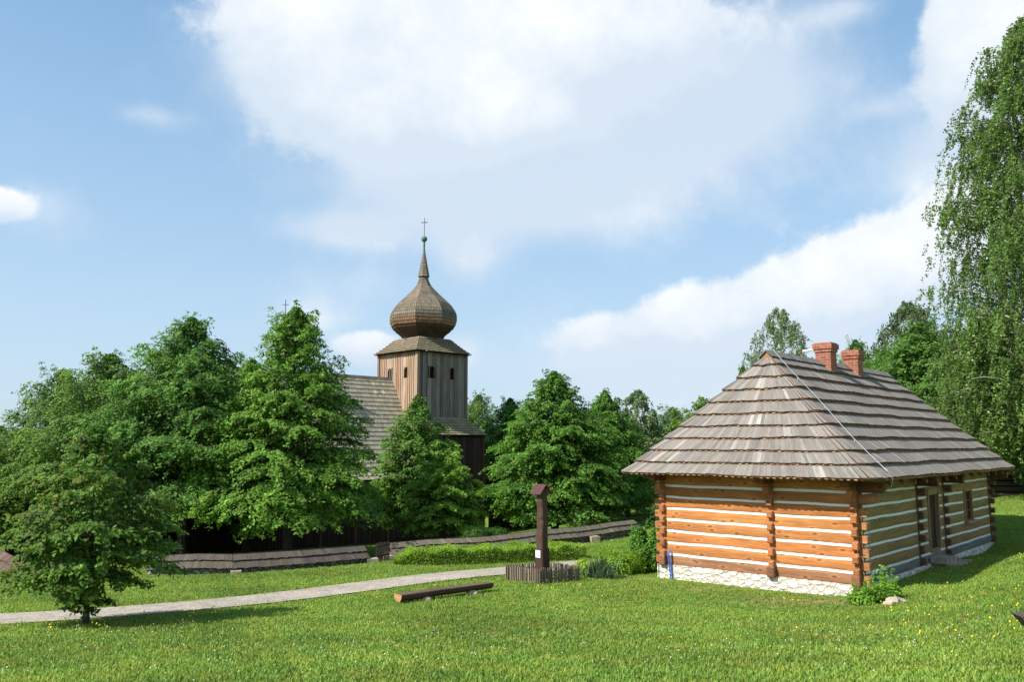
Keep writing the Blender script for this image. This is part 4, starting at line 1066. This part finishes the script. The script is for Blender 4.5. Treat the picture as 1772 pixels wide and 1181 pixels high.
def plank_bench():
    root = empty('plank_bench', G(8.6, 13.3), 'dark weathered timber bench end poking in at the right edge', 'bench')
    mb = MB(); z = g1(8.2, 13)+.33; a = Vector((7.66, 12.86, z)); d = Vector((1.0, -.12, .03)).normalized(); s = Vector((.12, 1, 0)).normalized()
    # seat beam with a bevelled nose
    L_ = 1.8; w = .34; h = .24
    p = [a+d*.10-zz*.0, a+d*L_, a+d*L_+s*w, a+d*.10+s*w]; 
    lo = [a+d*.20-zz*h, a+d*L_-zz*h, a+d*L_+s*w-zz*h, a+d*.20+s*w-zz*h]; hi = [a, a+d*L_, a+d*L_+s*w, a+s*w]
    mb.hexa(lo+hi, (.085, .06, .055)); mb.build('seat', MAT['dark'], root)
    for t in (.42, 1.5):
        mb = MB(); q = a+d*t+s*w*.5; mb.cbox(q.x, q.y, g1(q.x, q.y)-.1, .16, .26, z-h-g1(q.x, q.y)+.1, (.06, .045, .04), math.atan2(d.y, d.x)); mb.build('leg', MAT['dark'], root)
plank_bench()

def hose():
    mb = MB(); p = HP(HW-.32, -.10, 0); pts = [Vector((p.x, p.y, -1.42)), Vector((p.x-.03, p.y-.05, -1.55)), Vector((p.x, p.y-.04, -1.85)), Vector((p.x+.04, p.y-.06, -2.3))]
    mb.tube(pts, .022, (.1, .2, .5), 8); pts = [q+Vector((.045, .0, 0)) for q in pts]; mb.tube(pts, .018, (.1, .2, .5), 8)
    o = mb.build('water_hose', MAT['blue']); tag(o, 'blue hose hanging down the left front corner of the hut', 'hose')
hose()

# ------------------------------------------------------------------ rubble wall, far log barn, far bits
def slab_wall(name, a, b, h, th, mat, label, cat):
    mb = MB(); a, b = Vector(a), Vector(b); d = b-a; n = max(2, int(d.length/1.0)); s = Vector((-d.y, d.x, 0)).normalized()*th
    for i in range(n):
        p, q = a+d*i/n, a+d*(i+1)/n; L0 = d.length*i/n
        hp, hq = h+.06*math.sin(i*2.1), h+.06*math.sin((i+1)*2.1)
        lo = [Vector((v.x, v.y, g1(v.x, v.y)-.3)) for v in (p, q, q+s, p+s)]; hi = [l+zz*(hh+.3) for l, hh in zip(lo, (hp, hq, hq, hp))]
        mb.hexa(lo+hi, (1, 1, 1), uv=(L0, 0))
    o = mb.build(name, MAT[mat]); tag(o, label, cat); return o
slab_wall('rubble_wall', (-1.7, 60.5, 0), (6.0, 58.5, 0), 1.5, .5, 'rubble', 'grey rubble stone wall behind the church beneath the big lime', 'wall')
o = stone('limestone_block', -1.1, 59.0, .55, .5, 1.1, 9, z=-2.9); tag(o, 'pale limestone block standing right of the church tower foot', 'stone')
def barn():
    x0, y0 = 20.5, 40.5; root = empty('log_barn', G(x0, y0), 'dark log barn half hidden behind the hut at the right edge', 'barn')
    d = Vector((.97, -.10, 0)).normalized(); s = Vector((.10, .97, 0)).normalized(); a = Vector((x0-1.2, y0, 0)); zb = g1(x0, y0)-.15
    mb = MB()
    for k in range(6):
        for (o, dd, L_) in ((a, d, 11), (a, s, 6), (a+d*11, s, 6), (a+s*6, d, 11)):
            c = vary((.055, .042, .036), .25); nrm = Vector((dd.y, -dd.x, 0))
            mb.tube([o+zz*(zb+.14+k*.27)-dd*.25, o+zz*(zb+.14+k*.27)+dd*(L_+.25)], .135, c, 8)
    mb.build('log_wall', MAT['dark'], root)
    rf = MB(); zt = zb+1.72
    for sg in (0, 1):
        for i in range(7):
            t0, t1 = i/7, (i+1.15)/7; P = lambda t, e: a+d*e+s*((-.6+3.6*t) if sg == 0 else (6.6-3.6*t))+zz*(zt-.15+2.6*t)
            shingle_slope(rf, P(t0, -.6), P(t0, 11.6), P(t1, -.6), P(t1, 11.6), .25, .025, .05, (.12, .105, .095))
    rf.build('roof', MAT['shingle'], root)
barn()

# ------------------------------------------------------------------ foliage
def leaves_mesh(name, P, Nn, size, col, mat, parent, rng, aspect=.62):
    n = len(P); Nn = Nn/np.linalg.norm(Nn, axis=1)[:, None]
    a = rng.randn(n, 3); t = a-(a*Nn).sum(1)[:, None]*Nn; t /= np.linalg.norm(t, axis=1)[:, None]; b = np.cross(Nn, t)
    s = (size*rng.uniform(.65, 1.3, n))[:, None]; fold = Nn*s*.14
    V = np.empty((n, 4, 3)); V[:, 0] = P-t*s*.5; V[:, 1] = P+b*s*.5*aspect+fold-t*s*.05; V[:, 2] = P+t*s*.55; V[:, 3] = P-b*s*.5*aspect+fold-t*s*.05
    F = np.arange(4*n).reshape(n, 4); c = np.repeat(col, 4, axis=0)
    return np_mesh(name, V.reshape(-1, 3), F, mat, parent, col=c, smooth=False)

def tube_np(mb, pts, r0, r1, col, n=6):
    k = len(pts); mb.tube(pts, [r0+(r1-r0)*i/(k-1) for i in range(k)], col, n, cap=False)

def lime_crown(H, base, rad, prof, nl, nleaf, size, col, seed, el0=14, el1=66, droop=.35, tipcol=None, shape=(1, 1), layer=.05, inner=.12, lean=(0, 0), tint=.18, clump=.30, frac_t=.18):
    """returns leaf arrays and limb list in local coordinates (origin at the trunk foot)"""
    r = np.random.RandomState(seed); Ps, Ns, Cs = [], [], []; limbs = []
    hs = np.sort(r.uniform(0, 1, nl)**.9); ang = 0; tot = 0; wts = []
    L = []
    for i, h in enumerate(hs):
        ang += 2.39996+r.uniform(-.5, .5); R_ = rad*np.interp(h, *zip(*prof))*r.uniform(.78, 1.14)
        el = math.radians(el0+(el1-el0)*h**1.3+r.uniform(-9, 9)); L.append((h, ang, R_, el)); wts.append(max(.04, (R_/rad))**1.6)
    wts = np.array(wts)/sum(wts)
    for (h, a, R_, el), w in zip(L, wts):
        n = int(nleaf*w); z0 = base+(H-base)*h*.97
        d = np.array([math.cos(a)*shape[0], math.sin(a)*shape[1], 0]); side = np.array([-math.sin(a), math.cos(a), 0])
        z0s = z0-R_*math.sin(el)*.45
        def path(t): return np.array([lean[0]*h, lean[1]*h, z0s])+np.outer(t, d)*R_*math.cos(el*.6)+np.outer(t*math.tan(el)*R_*.62-droop*(1-.75*h)*R_*t**2.4, [0, 0, 1])
        limbs.append((path(np.linspace(0, .92, 5)), R_, h))
        nt = max(5, int(R_/clump*2.6)); tk = frac_t+(1-frac_t)*(np.arange(nt)+r.rand(nt))/nt; sg = np.where(np.arange(nt) % 2 == 0, 1, -1)
        ln = R_*(.16+.34*np.sin(np.pi*np.clip(tk*.85+.12, 0, 1)))*r.uniform(.7, 1.2, nt)
        base_p = path(tk); yaw = r.uniform(.35, 1.0, nt)
        dirs = d[None]*np.cos(yaw)[:, None]+side[None]*(sg*np.sin(yaw))[:, None]; dirs[:, 2] += r.uniform(-.22, .12, nt)
        pw = ln*(.6+tk); k = r.choice(nt, n, p=pw/pw.sum()); v = r.rand(n)**.75
        P = base_p[k]+dirs[k]*(ln[k]*v)[:, None]; P[:, 2] -= (v**2)*ln[k]*.30
        jit = r.randn(n, 3)*np.array([.6, .6, .22])*(clump*.32); P += jit
        P[:, 2] -= np.abs(r.randn(n))*layer
        out = P-np.array([0, 0, 0]); rr = np.linalg.norm(P[:, :2], axis=1)[:, None]+1e-3
        N_ = np.concatenate([P[:, :2]/rr*.55, np.full((n, 1), .75)], 1)+r.randn(n, 3)*.42
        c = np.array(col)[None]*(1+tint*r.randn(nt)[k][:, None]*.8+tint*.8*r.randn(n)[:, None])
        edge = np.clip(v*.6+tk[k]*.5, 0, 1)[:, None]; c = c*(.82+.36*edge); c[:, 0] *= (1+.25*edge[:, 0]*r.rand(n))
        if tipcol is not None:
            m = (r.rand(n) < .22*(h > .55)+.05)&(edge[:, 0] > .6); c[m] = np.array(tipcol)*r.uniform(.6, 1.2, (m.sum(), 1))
        Ps.append(P); Ns.append(N_); Cs.append(np.clip(c, .004, 1))
    # leader and inner leaves
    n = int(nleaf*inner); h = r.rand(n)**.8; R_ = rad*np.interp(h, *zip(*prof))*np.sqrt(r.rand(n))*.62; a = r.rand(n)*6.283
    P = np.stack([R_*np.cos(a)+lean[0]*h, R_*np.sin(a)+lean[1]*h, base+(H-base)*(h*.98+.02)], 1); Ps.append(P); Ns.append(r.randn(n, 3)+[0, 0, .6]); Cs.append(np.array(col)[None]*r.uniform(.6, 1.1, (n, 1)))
    return np.concatenate(Ps), np.concatenate(Ns), np.concatenate(Cs), limbs, r

PYR = [(0, .70), (.10, .92), (.25, 1.0), (.48, .93), (.68, .68), (.84, .40), (.94, .20), (1, .05)]
SPIRE = [(0, .80), (.15, 1.0), (.35, .92), (.55, .68), (.72, .52), (.87, .36), (.95, .22), (1, .07)]
OVAL = [(0, .50), (.15, .86), (.38, 1.0), (.60, .92), (.80, .64), (.93, .34), (1, .08)]
YOUNG = [(0, .16), (.12, .42), (.26, .86), (.48, 1.0), (.66, .80), (.84, .50), (.94, .28), (1, .08)]
LC = (.092, .195, .028)
def tree(name, label, cat, x, y, top, base_h, rad, prof=PYR, nl=60, nleaf=30000, size=.11, col=LC, seed=1, trunk=.16, group=None, mat='leaf', barkc=(.075, .058, .045), rz=0, sink=.05, **kw):
    z = g1(x, y)-sink; H = top-z
    root = empty(name, (x, y, z), label, cat, group, rz)
    P, N_, c, limbs, r = lime_crown(H, base_h, rad, prof, nl, nleaf, size, col, seed, **kw)
    ln = kw.get('lean', (0, 0))
    off = np.array([x, y, z]); ca, sa = math.cos(rz), math.sin(rz)
    Rm = np.array([[ca, -sa, 0], [sa, ca, 0], [0, 0, 1]])
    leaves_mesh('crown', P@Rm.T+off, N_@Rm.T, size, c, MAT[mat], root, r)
    mb = MB(); k = 9; pts = [Vector((ln[0]*(i/k)+.04*math.sin(i*1.3+seed)*trunk*4, ln[1]*(i/k)+.04*math.cos(i*1.7+seed)*trunk*4, H*.93*i/k)) for i in range(k+1)]
    pts[0] = Vector((0, 0, 0)); W_ = lambda p: Vector(Rm@np.array(p))+Vector(off)
    rr = [trunk*(1-.93*i/k)+.008 for i in range(k+1)]; rr[0] *= 1.35
    mb.tube([W_(p) for p in pts], rr, barkc, 9)
    for (pp, R_, h) in limbs:
        tube_np(mb, [W_(p) for p in pp], max(.012, trunk*.42*(1-h)*R_/rad+.01), .006, barkc, 5)
    mb.build('trunk', MAT['bark'], root)
    return root
def copy_tree(src, x, y, top, label, rz, sxy=1.0, group=None, cat=None):
    def desc(o, p=None):
        c = o.copy(); C.objects.link(c)
        if p is not None: c.parent = p; c.matrix_parent_inverse = o.matrix_parent_inverse
        for ch in [q for q in list(src_all) if q.parent == o]: desc(ch, c)
        return c
    src_all = list(C.objects)
    r = desc(src); z = g1(x, y)-.05; r.location = (x, y, z); H0 = src['height']; r.scale = (sxy, sxy, (top-z)/H0); r.rotation_euler = (0, 0, rz)
    tag(r, label, cat, group); return r

# birches: drooping twigs
def birch(name, label, x, y, top, base_h, rad, nbr, nleaf, size, col, seed, trunk=.18, prof=OVAL, group=None, shell=.75, hang=1.0):
    z = g1(x, y)-.05; H = top-z; root = empty(name, (x, y, z), label, 'tree', group); root['height'] = H
    r = np.random.RandomState(seed); off = np.array([x, y, z]); mb = MB(); W_ = lambda p: Vector(np.array(p)+off)
    k = 10; tp = [(.12*math.sin(i*.9+seed)*trunk*3, .12*math.cos(i*.8+seed)*trunk*3, H*.96*i/k) for i in range(k+1)]
    WH = (.55, .52, .48)
    mb.tube([W_(p) for p in tp], [trunk*(1-.93*i/k)+.01 for i in range(k+1)], WH, 9)
    Ps, Ns, Cs = [], [], []; hs = np.sort(r.rand(nbr)); ang = 0
    for h in hs:
        ang += 2.4+r.uniform(-.4, .4); R_ = rad*np.interp(h, *zip(*prof))*r.uniform(.7, 1.12)
        z0 = base_h+(H-base_h)*h; rise = R_*r.uniform(.25, .65); d = np.array([math.cos(ang), math.sin(ang), 0])
        t = np.linspace(0, 1, 7); path = lambda t: np.array([0, 0, z0-rise*.9])+np.outer(t, d)*R_+np.outer(np.sin(t*1.9)*rise*1.2, [0, 0, 1])
        tube_np(mb, [W_(p) for p in path(t)], trunk*.32*(R_/rad)*(1-h*.6)+.012, .007, WH if r.rand() < .7 else (.25, .2, .17), 5)
        nt = int(7+R_*5.0); tk = .25+.75*np.sqrt(r.rand(nt)); bp = path(tk)+r.randn(nt, 3)*R_*.10; ln = hang*r.uniform(.35, 1.25, nt)
        sw = d[None]*.25+r.randn(nt, 3)*.22; sw[:, 2] = 0
        n = max(10, int(nleaf/nbr*(R_/rad+.25)/1.0)); kk = r.randint(0, nt, n); v = r.rand(n)
        P = bp[kk]+sw[kk]*(v*ln[kk])[:, None]; P[:, 2] -= v**1.15*ln[kk]; P += r.randn(n, 3)*.055
        Ps.append(P); Ns.append(r.randn(n, 3)+np.array([d[0]*.5, d[1]*.5, .35])); Cs.append(np.array(col)[None]*(1+.22*r.randn(nt)[kk][:, None]*.7+.18*r.randn(n)[:, None]))
        for q in range(0, nt, 6): mb.tube([W_(bp[q]), W_(bp[q]+sw[q]*ln[q]-np.array([0, 0, ln[q]]))], .005, (.22, .15, .11), 4, cap=False)
    P = np.concatenate(Ps)+off; N_ = np.concatenate(Ns); c = np.clip(np.concatenate(Cs), .004, 1)
    leaves_mesh('crown', P, N_, size, c, MAT['birch_leaf'], root, r, .75); mb.build('trunk', MAT['bark'], root)
    return root

def X(px, Y): return (px-886)/1442*Y
def ZT_(py, Y): return 1.65+(770-py)/1442*Y

def lime(px, Y, py, **kw):
    name = kw.pop('name', 'lime_tree'); label = kw.pop('label'); x = X(px, Y); top = ZT_(py, Y)
    t = tree(name, label, 'tree', x, Y, top, **kw); t['height'] = top-(g1(x, Y)-.05); return t

GL = 'lime trees around the churchyard'
tA = lime(322, 35.5, 548, label='tall broad lime tree left of centre behind the dark shingled wall', base_h=2.7, rad=4.1, nl=150, nleaf=95000, size=.125, seed=11, trunk=.20, group=GL, col=(.088, .195, .034))
tB = lime(505, 35.0, 530, label='tallest pointed lime tree directly left of the church roof', base_h=2.4, rad=3.75, nl=125, nleaf=82000, size=.125, seed=23, trunk=.17, group=GL, prof=SPIRE, col=(.108, .225, .030))
tC = lime(182, 37.0, 613, label='round-topped lime tree third from the church, behind the young tree', base_h=1.4, rad=3.5, prof=OVAL, nl=110, nleaf=66000, size=.13, seed=31, trunk=.18, group=GL, col=(.100, .190, .034))
tF = lime(722, 41.5, 684, label='lime tree standing directly in front of the church tower', base_h=1.6, rad=2.35, nl=105, nleaf=34000, size=.125, seed=43, trunk=.12, group=GL)
tG = lime(770, 38.5, 778, label='smaller bright lime tree in front of the tower base, right of a taller one', base_h=1.1, rad=1.72, prof=OVAL, nl=70, nleaf=20000, size=.125, seed=47, trunk=.09, group=GL, col=(.14, .27, .034))
tH = lime(960, 48.0, 643, label='large pyramidal lime tree right of the church above the long wall', base_h=1.3, rad=3.95, nl=165, nleaf=84000, size=.15, seed=53, trunk=.2, group=GL, col=(.082, .190, .026))
tY = tree('young_tree', 'young lime tree with reddish tips in the left foreground by the path', 'tree', -8.35, 16.75, 2.02, .38, 1.52, prof=YOUNG, nl=62, nleaf=13500, size=.11, col=(.085, .175, .026), seed=61, trunk=.052, tipcol=(.17, .17, .03), clump=.26, el0=-4, el1=62, droop=.25, inner=.18)
GB = 'trees standing behind the church and hut'
for px, Y, py, s, src, rz, lb in (
        (100, 44, 641, .92, tC, 1.0, 'dark lime tree at far left behind the others'), (432, 41, 622, .85, tA, 2.1, 'lime tree filling the gap between the two tall limes'),
        (30, 40, 745, .9, tC, 3.0, 'low lime tree at the left edge of the churchyard'),
        (883, 60, 690, .85, tH, .7, 'dark lime tree between the church tower and the big pyramidal lime'), (828, 78, 684, .9, tC, 2.5, 'distant round tree just right of the church tower'),
        (1048, 54, 677, .80, tH, 2.4, 'lime tree overlapping the right side of the big pyramidal lime'), (1165, 78, 706, .95, tC, .4, 'distant dark tree left of the hut roof'),
        (1085, 60, 760, .75, tC, 5.0, 'low leafy tree above the right end of the long wall'), (1120, 85, 745, 1.1, tC, 4.0, 'far tree just above the end of the long wall'),
        (1490, 58, 587, .7, tA, .9, 'lime tree top showing right of the second chimney'), (1605, 48, 556, 1.15, tA, 3.3, 'light green lime tree right behind the hut roof'),
        (1540, 60, 605, .95, tB, 1.3, 'lime tree low behind the right end of the hut roof'), (1430, 70, 640, .8, tC, 4.4, 'dark tree hidden mostly by the hut roof'), (1290, 66, 632, .42, tA, 2.8, 'leafy tree top peeking out left of the hut roof peak'),
        (-60, 90, 735, 1.2, tC, .3, 'distant tree at the extreme left edge'), (0, 110, 738, 1.0, tC, 2.0, 'small far tree low on the left horizon')):
    copy_tree(src, X(px, Y), Y, ZT_(py, Y), lb, rz, s, GB, 'tree')
yg = lime(1216, 66, 688, label='yellow green tree peeking over the left slope of the hut roof', base_h=1.2, rad=2.9, prof=OVAL, nl=40, nleaf=16000, size=.17, seed=71, group=GB, col=(.13, .235, .03))
birch('birch_tree', 'huge drooping birch tree filling the right edge of the photo', X(1838, 37), 37, 21.8, 2.0, 4.45, 300, 260000, .105, (.12, .20, .045), 81, .26, prof=[(0, .8), (.12, 1.0), (.35, 1.0), (.55, .88), (.75, .72), (.88, .50), (.96, .25), (1, .06)])
birch('birch_tree', 'dense dark green birch behind the right end of the hut roof', X(1735, 41), 41, ZT_(540, 41), 1.2, 3.0, 150, 95000, .115, (.11, .185, .045), 83, .18)
birch('birch_tree', 'slender pale birch top behind the hut left of the chimneys', X(1358, 52), 52, ZT_(527, 52), 1.5, 2.5, 110, 34000, .11, (.16, .235, .09), 85, .13, group=GB, hang=.7)
birch('birch_tree', 'grey green birch showing above the light lime on the right', X(1590, 64), 64, ZT_(517, 64), 2.0, 3.6, 100, 52000, .15, (.115, .165, .065), 87, .16, group=GB)
birch('willow_tree', 'pale silvery willow right of the big pyramidal lime', X(1105, 64), 64, ZT_(676, 64), .8, 2.3, 90, 34000, .15, (.15, .22, .085), 89, .14, group=GB, hang=.6)

# far-off wood closing the horizon
def wood_belt():
    r = np.random.RandomState(3); P = []; Cc = []
    for i in range(130):
        a = r.uniform(-62, 62); D = r.uniform(105, 150); cx, cy = D*math.sin(math.radians(a)), D*math.cos(math.radians(a)); rad = r.uniform(3.5, 6); hh = r.uniform(6, 9.5); z = g1(cx, cy)
        n = 700; d = r.randn(n, 3); d /= np.linalg.norm(d, axis=1)[:, None]; q = d*np.array([rad, rad, hh*.5])*(.75+.3*r.rand(n, 1)); q[:, 2] += hh*.5; P.append(q+[cx, cy, z]); Cc.append(np.tile(np.array([.04, .085, .025])*r.uniform(.8, 1.2), (n, 1)))
    P = np.concatenate(P); o = leaves_mesh('forest', P, r.randn(len(P), 3)+[0, 0, .5], .9, np.concatenate(Cc), MAT['leaf'], None, r, .8)
    tag(o, 'distant belt of woodland closing the horizon', 'forest', kind='stuff')
wood_belt()

# ------------------------------------------------------------------ hedge, shrubs
def hedge():
    r = np.random.RandomState(9); A = np.array([-3.95, 28.9]); B = np.array([2.55, 31.6]); d = (B-A)/np.linalg.norm(B-A); nrm = np.array([-d[1], d[0]]); L_ = np.linalg.norm(B-A)
    n = 46000; t = r.rand(n); wd = .85*np.clip(t*6+.25, 0, 1)*np.clip((1-t)*14+.5, 0, 1); hh = (.50+.05*np.sin(t*31)+.04*np.sin(t*67+1))*np.clip(t*9+.35, 0, 1)
    face = r.rand(n); s = r.uniform(-1, 1, n); z = r.rand(n)**.7
    top = face < .5; s = np.where(top, s, np.sign(s+.6)*(.93+.07*r.rand(n))); z = np.where(top, .9+.12*r.rand(n), z)
    xy = A+np.outer(t*L_, d)+nrm*(s*wd)[:, None]; zg = gz(xy[:, 0], xy[:, 1])
    # shoots: clump on a grid
    ph = np.sin(xy[:, 0]*9+3*np.sin(xy[:, 1]*5))*np.sin(xy[:, 1]*11+2*np.sin(xy[:, 0]*7)); P = np.stack([xy[:, 0], xy[:, 1], zg+z*hh+.05*ph*(z > .5)], 1)+r.randn(n, 3)*.025
    N_ = np.stack([nrm[0]*s*.7, nrm[1]*s*.7, np.where(top, 1, .45)], 1)+r.randn(n, 3)*.5
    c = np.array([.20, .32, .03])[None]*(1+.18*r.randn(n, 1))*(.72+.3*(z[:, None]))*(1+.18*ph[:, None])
    root = empty('hedge', (float((A+B)[0]/2), float((A+B)[1]/2), g1(*((A+B)/2))), 'low clipped yellow green box hedge between the path and the long wall', 'hedge')
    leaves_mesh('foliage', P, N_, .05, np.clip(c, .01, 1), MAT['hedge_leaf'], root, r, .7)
    mb = MB()
    for i in range(26):
        q = A+d*L_*(.04+.92*i/25); w = .55*min(1, (i+1)/6)
        z = g1(*q); mb.tube([Vector((q[0], q[1], z-.05)), Vector((q[0], q[1], z+.3))], [.02, .012], (.05, .035, .02), 5)
        for k in range(5): a = r.rand()*6.28; mb.tube([Vector((q[0], q[1], z+.05)), Vector((q[0]+w*math.cos(a), q[1]+w*math.sin(a), z+.34))], [.012, .006], (.05, .04, .02), 4)
    mb.build('stems', MAT['bark'], root)
hedge()
def shrub(label, x, y, blobs, n, size, col, seed, name='shrub', aspect=.6, shoots=0):
    r = np.random.RandomState(seed); root = empty(name, G(x, y), label, 'shrub'); P, N_, Cc = [], [], []; tot = sum(b[3]*b[4] for b in blobs)
    mb = MB()
    for (dx, dy, zc, rx, rz_) in blobs:
        k = int(n*rx*rz_/tot); d = r.randn(k, 3); d /= np.linalg.norm(d, axis=1)[:, None]; rr = (.55+.5*r.rand(k)**.6)[:, None]
        cl = 1+.25*np.sin(d[:, 0:1]*5+dx*9)*np.sin(d[:, 1:2]*6+seed)*np.sin(d[:, 2:3]*5)
        q = d*np.array([rx, rx, rz_])*rr*cl+r.randn(k, 3)*.03; q += [x+dx, y+dy, g1(x+dx, y+dy)+zc]; q[:, 2] = np.maximum(q[:, 2], g1(x, y)+.02)
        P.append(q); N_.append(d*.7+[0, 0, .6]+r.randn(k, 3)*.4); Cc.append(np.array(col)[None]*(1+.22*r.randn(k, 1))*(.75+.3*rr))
        for j in range(9):
            a = r.rand()*6.28; mb.tube([G(x+dx*.6, y+dy*.6, -.03), Vector((x+dx+rx*.6*math.cos(a), y+dy+rx*.6*math.sin(a), g1(x+dx, y+dy)+zc+rz_*.5*r.rand()))], [.014, .005], (.10, .07, .045), 5)
    for j in range(shoots):
        a = r.rand()*6.28; b = blobs[r.randint(len(blobs))]; st = np.array([x+b[0]+b[3]*.5*math.cos(a), y+b[1]+b[3]*.5*math.sin(a), g1(x, y)+b[2]+b[4]*.6]); dd = np.array([math.cos(a)*.3, math.sin(a)*.3, 1])*r.uniform(.2, .5)
        k = 26; v = r.rand(k, 1); P.append(st+dd*v+r.randn(k, 3)*.03); N_.append(r.randn(k, 3)+[0, 0, .5]); Cc.append(np.tile(np.array(col)*1.15, (k, 1)))
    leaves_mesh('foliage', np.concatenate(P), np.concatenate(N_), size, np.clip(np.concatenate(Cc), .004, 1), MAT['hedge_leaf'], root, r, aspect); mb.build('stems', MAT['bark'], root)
shrub('small rounded golden shrub left of the spiky yucca by the path', 2.25, 25.3, [(0, 0, .22, .38, .25)], 5200, .055, (.24, .34, .03), 2)
shrub('yellow green bush behind the spiky yucca plant', 3.25, 25.9, [(0, 0, .30, .55, .38), (.45, .2, .28, .4, .32), (-.35, .2, .32, .3, .36)], 15000, .06, (.19, .32, .03), 3, shoots=10)
shrub('tall loose green shrub against the left corner of the hut', 4.15, 26.6, [(0, 0, .45, .50, .55), (-.15, 0, .9, .28, .45), (.35, -.1, .7, .35, .5), (-.5, .1, .3, .3, .3)], 13000, .08, (.10, .22, .03), 4, shoots=22)
shrub('leafy bush with bright tips at the near corner of the hut', 8.55, 20.15, [(-.38, -.30, .14, .30, .19), (-.05, -.10, .15, .30, .19), (.42, .1, .22, .24, .17), (.15, .0, .18, .27, .18)], 6500, .07, (.15, .29, .03), 5, shoots=16)
shrub('low dark shrub at the foot of the church tower', -2.1, 50.5, [(0, 0, .3, .9, .4), (1.2, .5, .25, .7, .3)], 4500, .10, (.05, .12, .02), 6)
shrub('round dark shrub near the far end of the long wall', 8.3, 46.5, [(0, 0, .5, 1.0, .7), (1.3, .8, .5, .9, .7)], 6500, .11, (.045, .11, .02), 7)
def yucca():
    r = np.random.RandomState(4); x, y = 2.55, 24.6; root = empty('yucca_plant', G(x, y), 'spiky grey green yucca clump beside the path in front of the bush', 'plant'); V = []; F = []; Cc = []; z0 = g1(x, y)
    for i in range(300):
        a = r.rand()*6.28; cx, cy = r.randn(2)*.16; L_ = r.uniform(.45, .78); el = r.uniform(.25, 1.45); d = np.array([math.cos(a), math.sin(a)]); s = np.array([-d[1], d[0]]); w = r.uniform(.022, .036); b = len(V); c = np.array([.11, .17, .085])*r.uniform(.65, 1.3)
        for t, wt in ((0, .8), (.35, 1), (.7, .7)):
            hz = L_*math.cos(el)*t; z = L_*math.sin(el)*t-.22*L_*t*t*math.cos(el); q = np.array([x+cx, y+cy])+d*hz
            for sg in (-1, 1): V.append((*(q+s*sg*w*wt/2), z0+.02+z+abs(sg)*.0)); Cc.append(c)
        q = np.array([x+cx, y+cy])+d*L_*math.cos(el); V.append((*q, z0+.02+L_*math.sin(el)-.25*L_*math.cos(el))); Cc.append(c*1.2)
        F += [(b, b+1, b+3), (b, b+3, b+2), (b+2, b+3, b+5), (b+2, b+5, b+4), (b+4, b+5, b+6)]
    np_mesh('blades', np.array(V), np.array(F), MAT['hedge_leaf'], root, col=np.array(Cc), smooth=False)
    mb = MB(); mb.tube([G(x, y, -.05), G(x, y, .15)], [.10, .07], (.1, .08, .05), 8); mb.build('stem', MAT['bark'], root)
yucca()
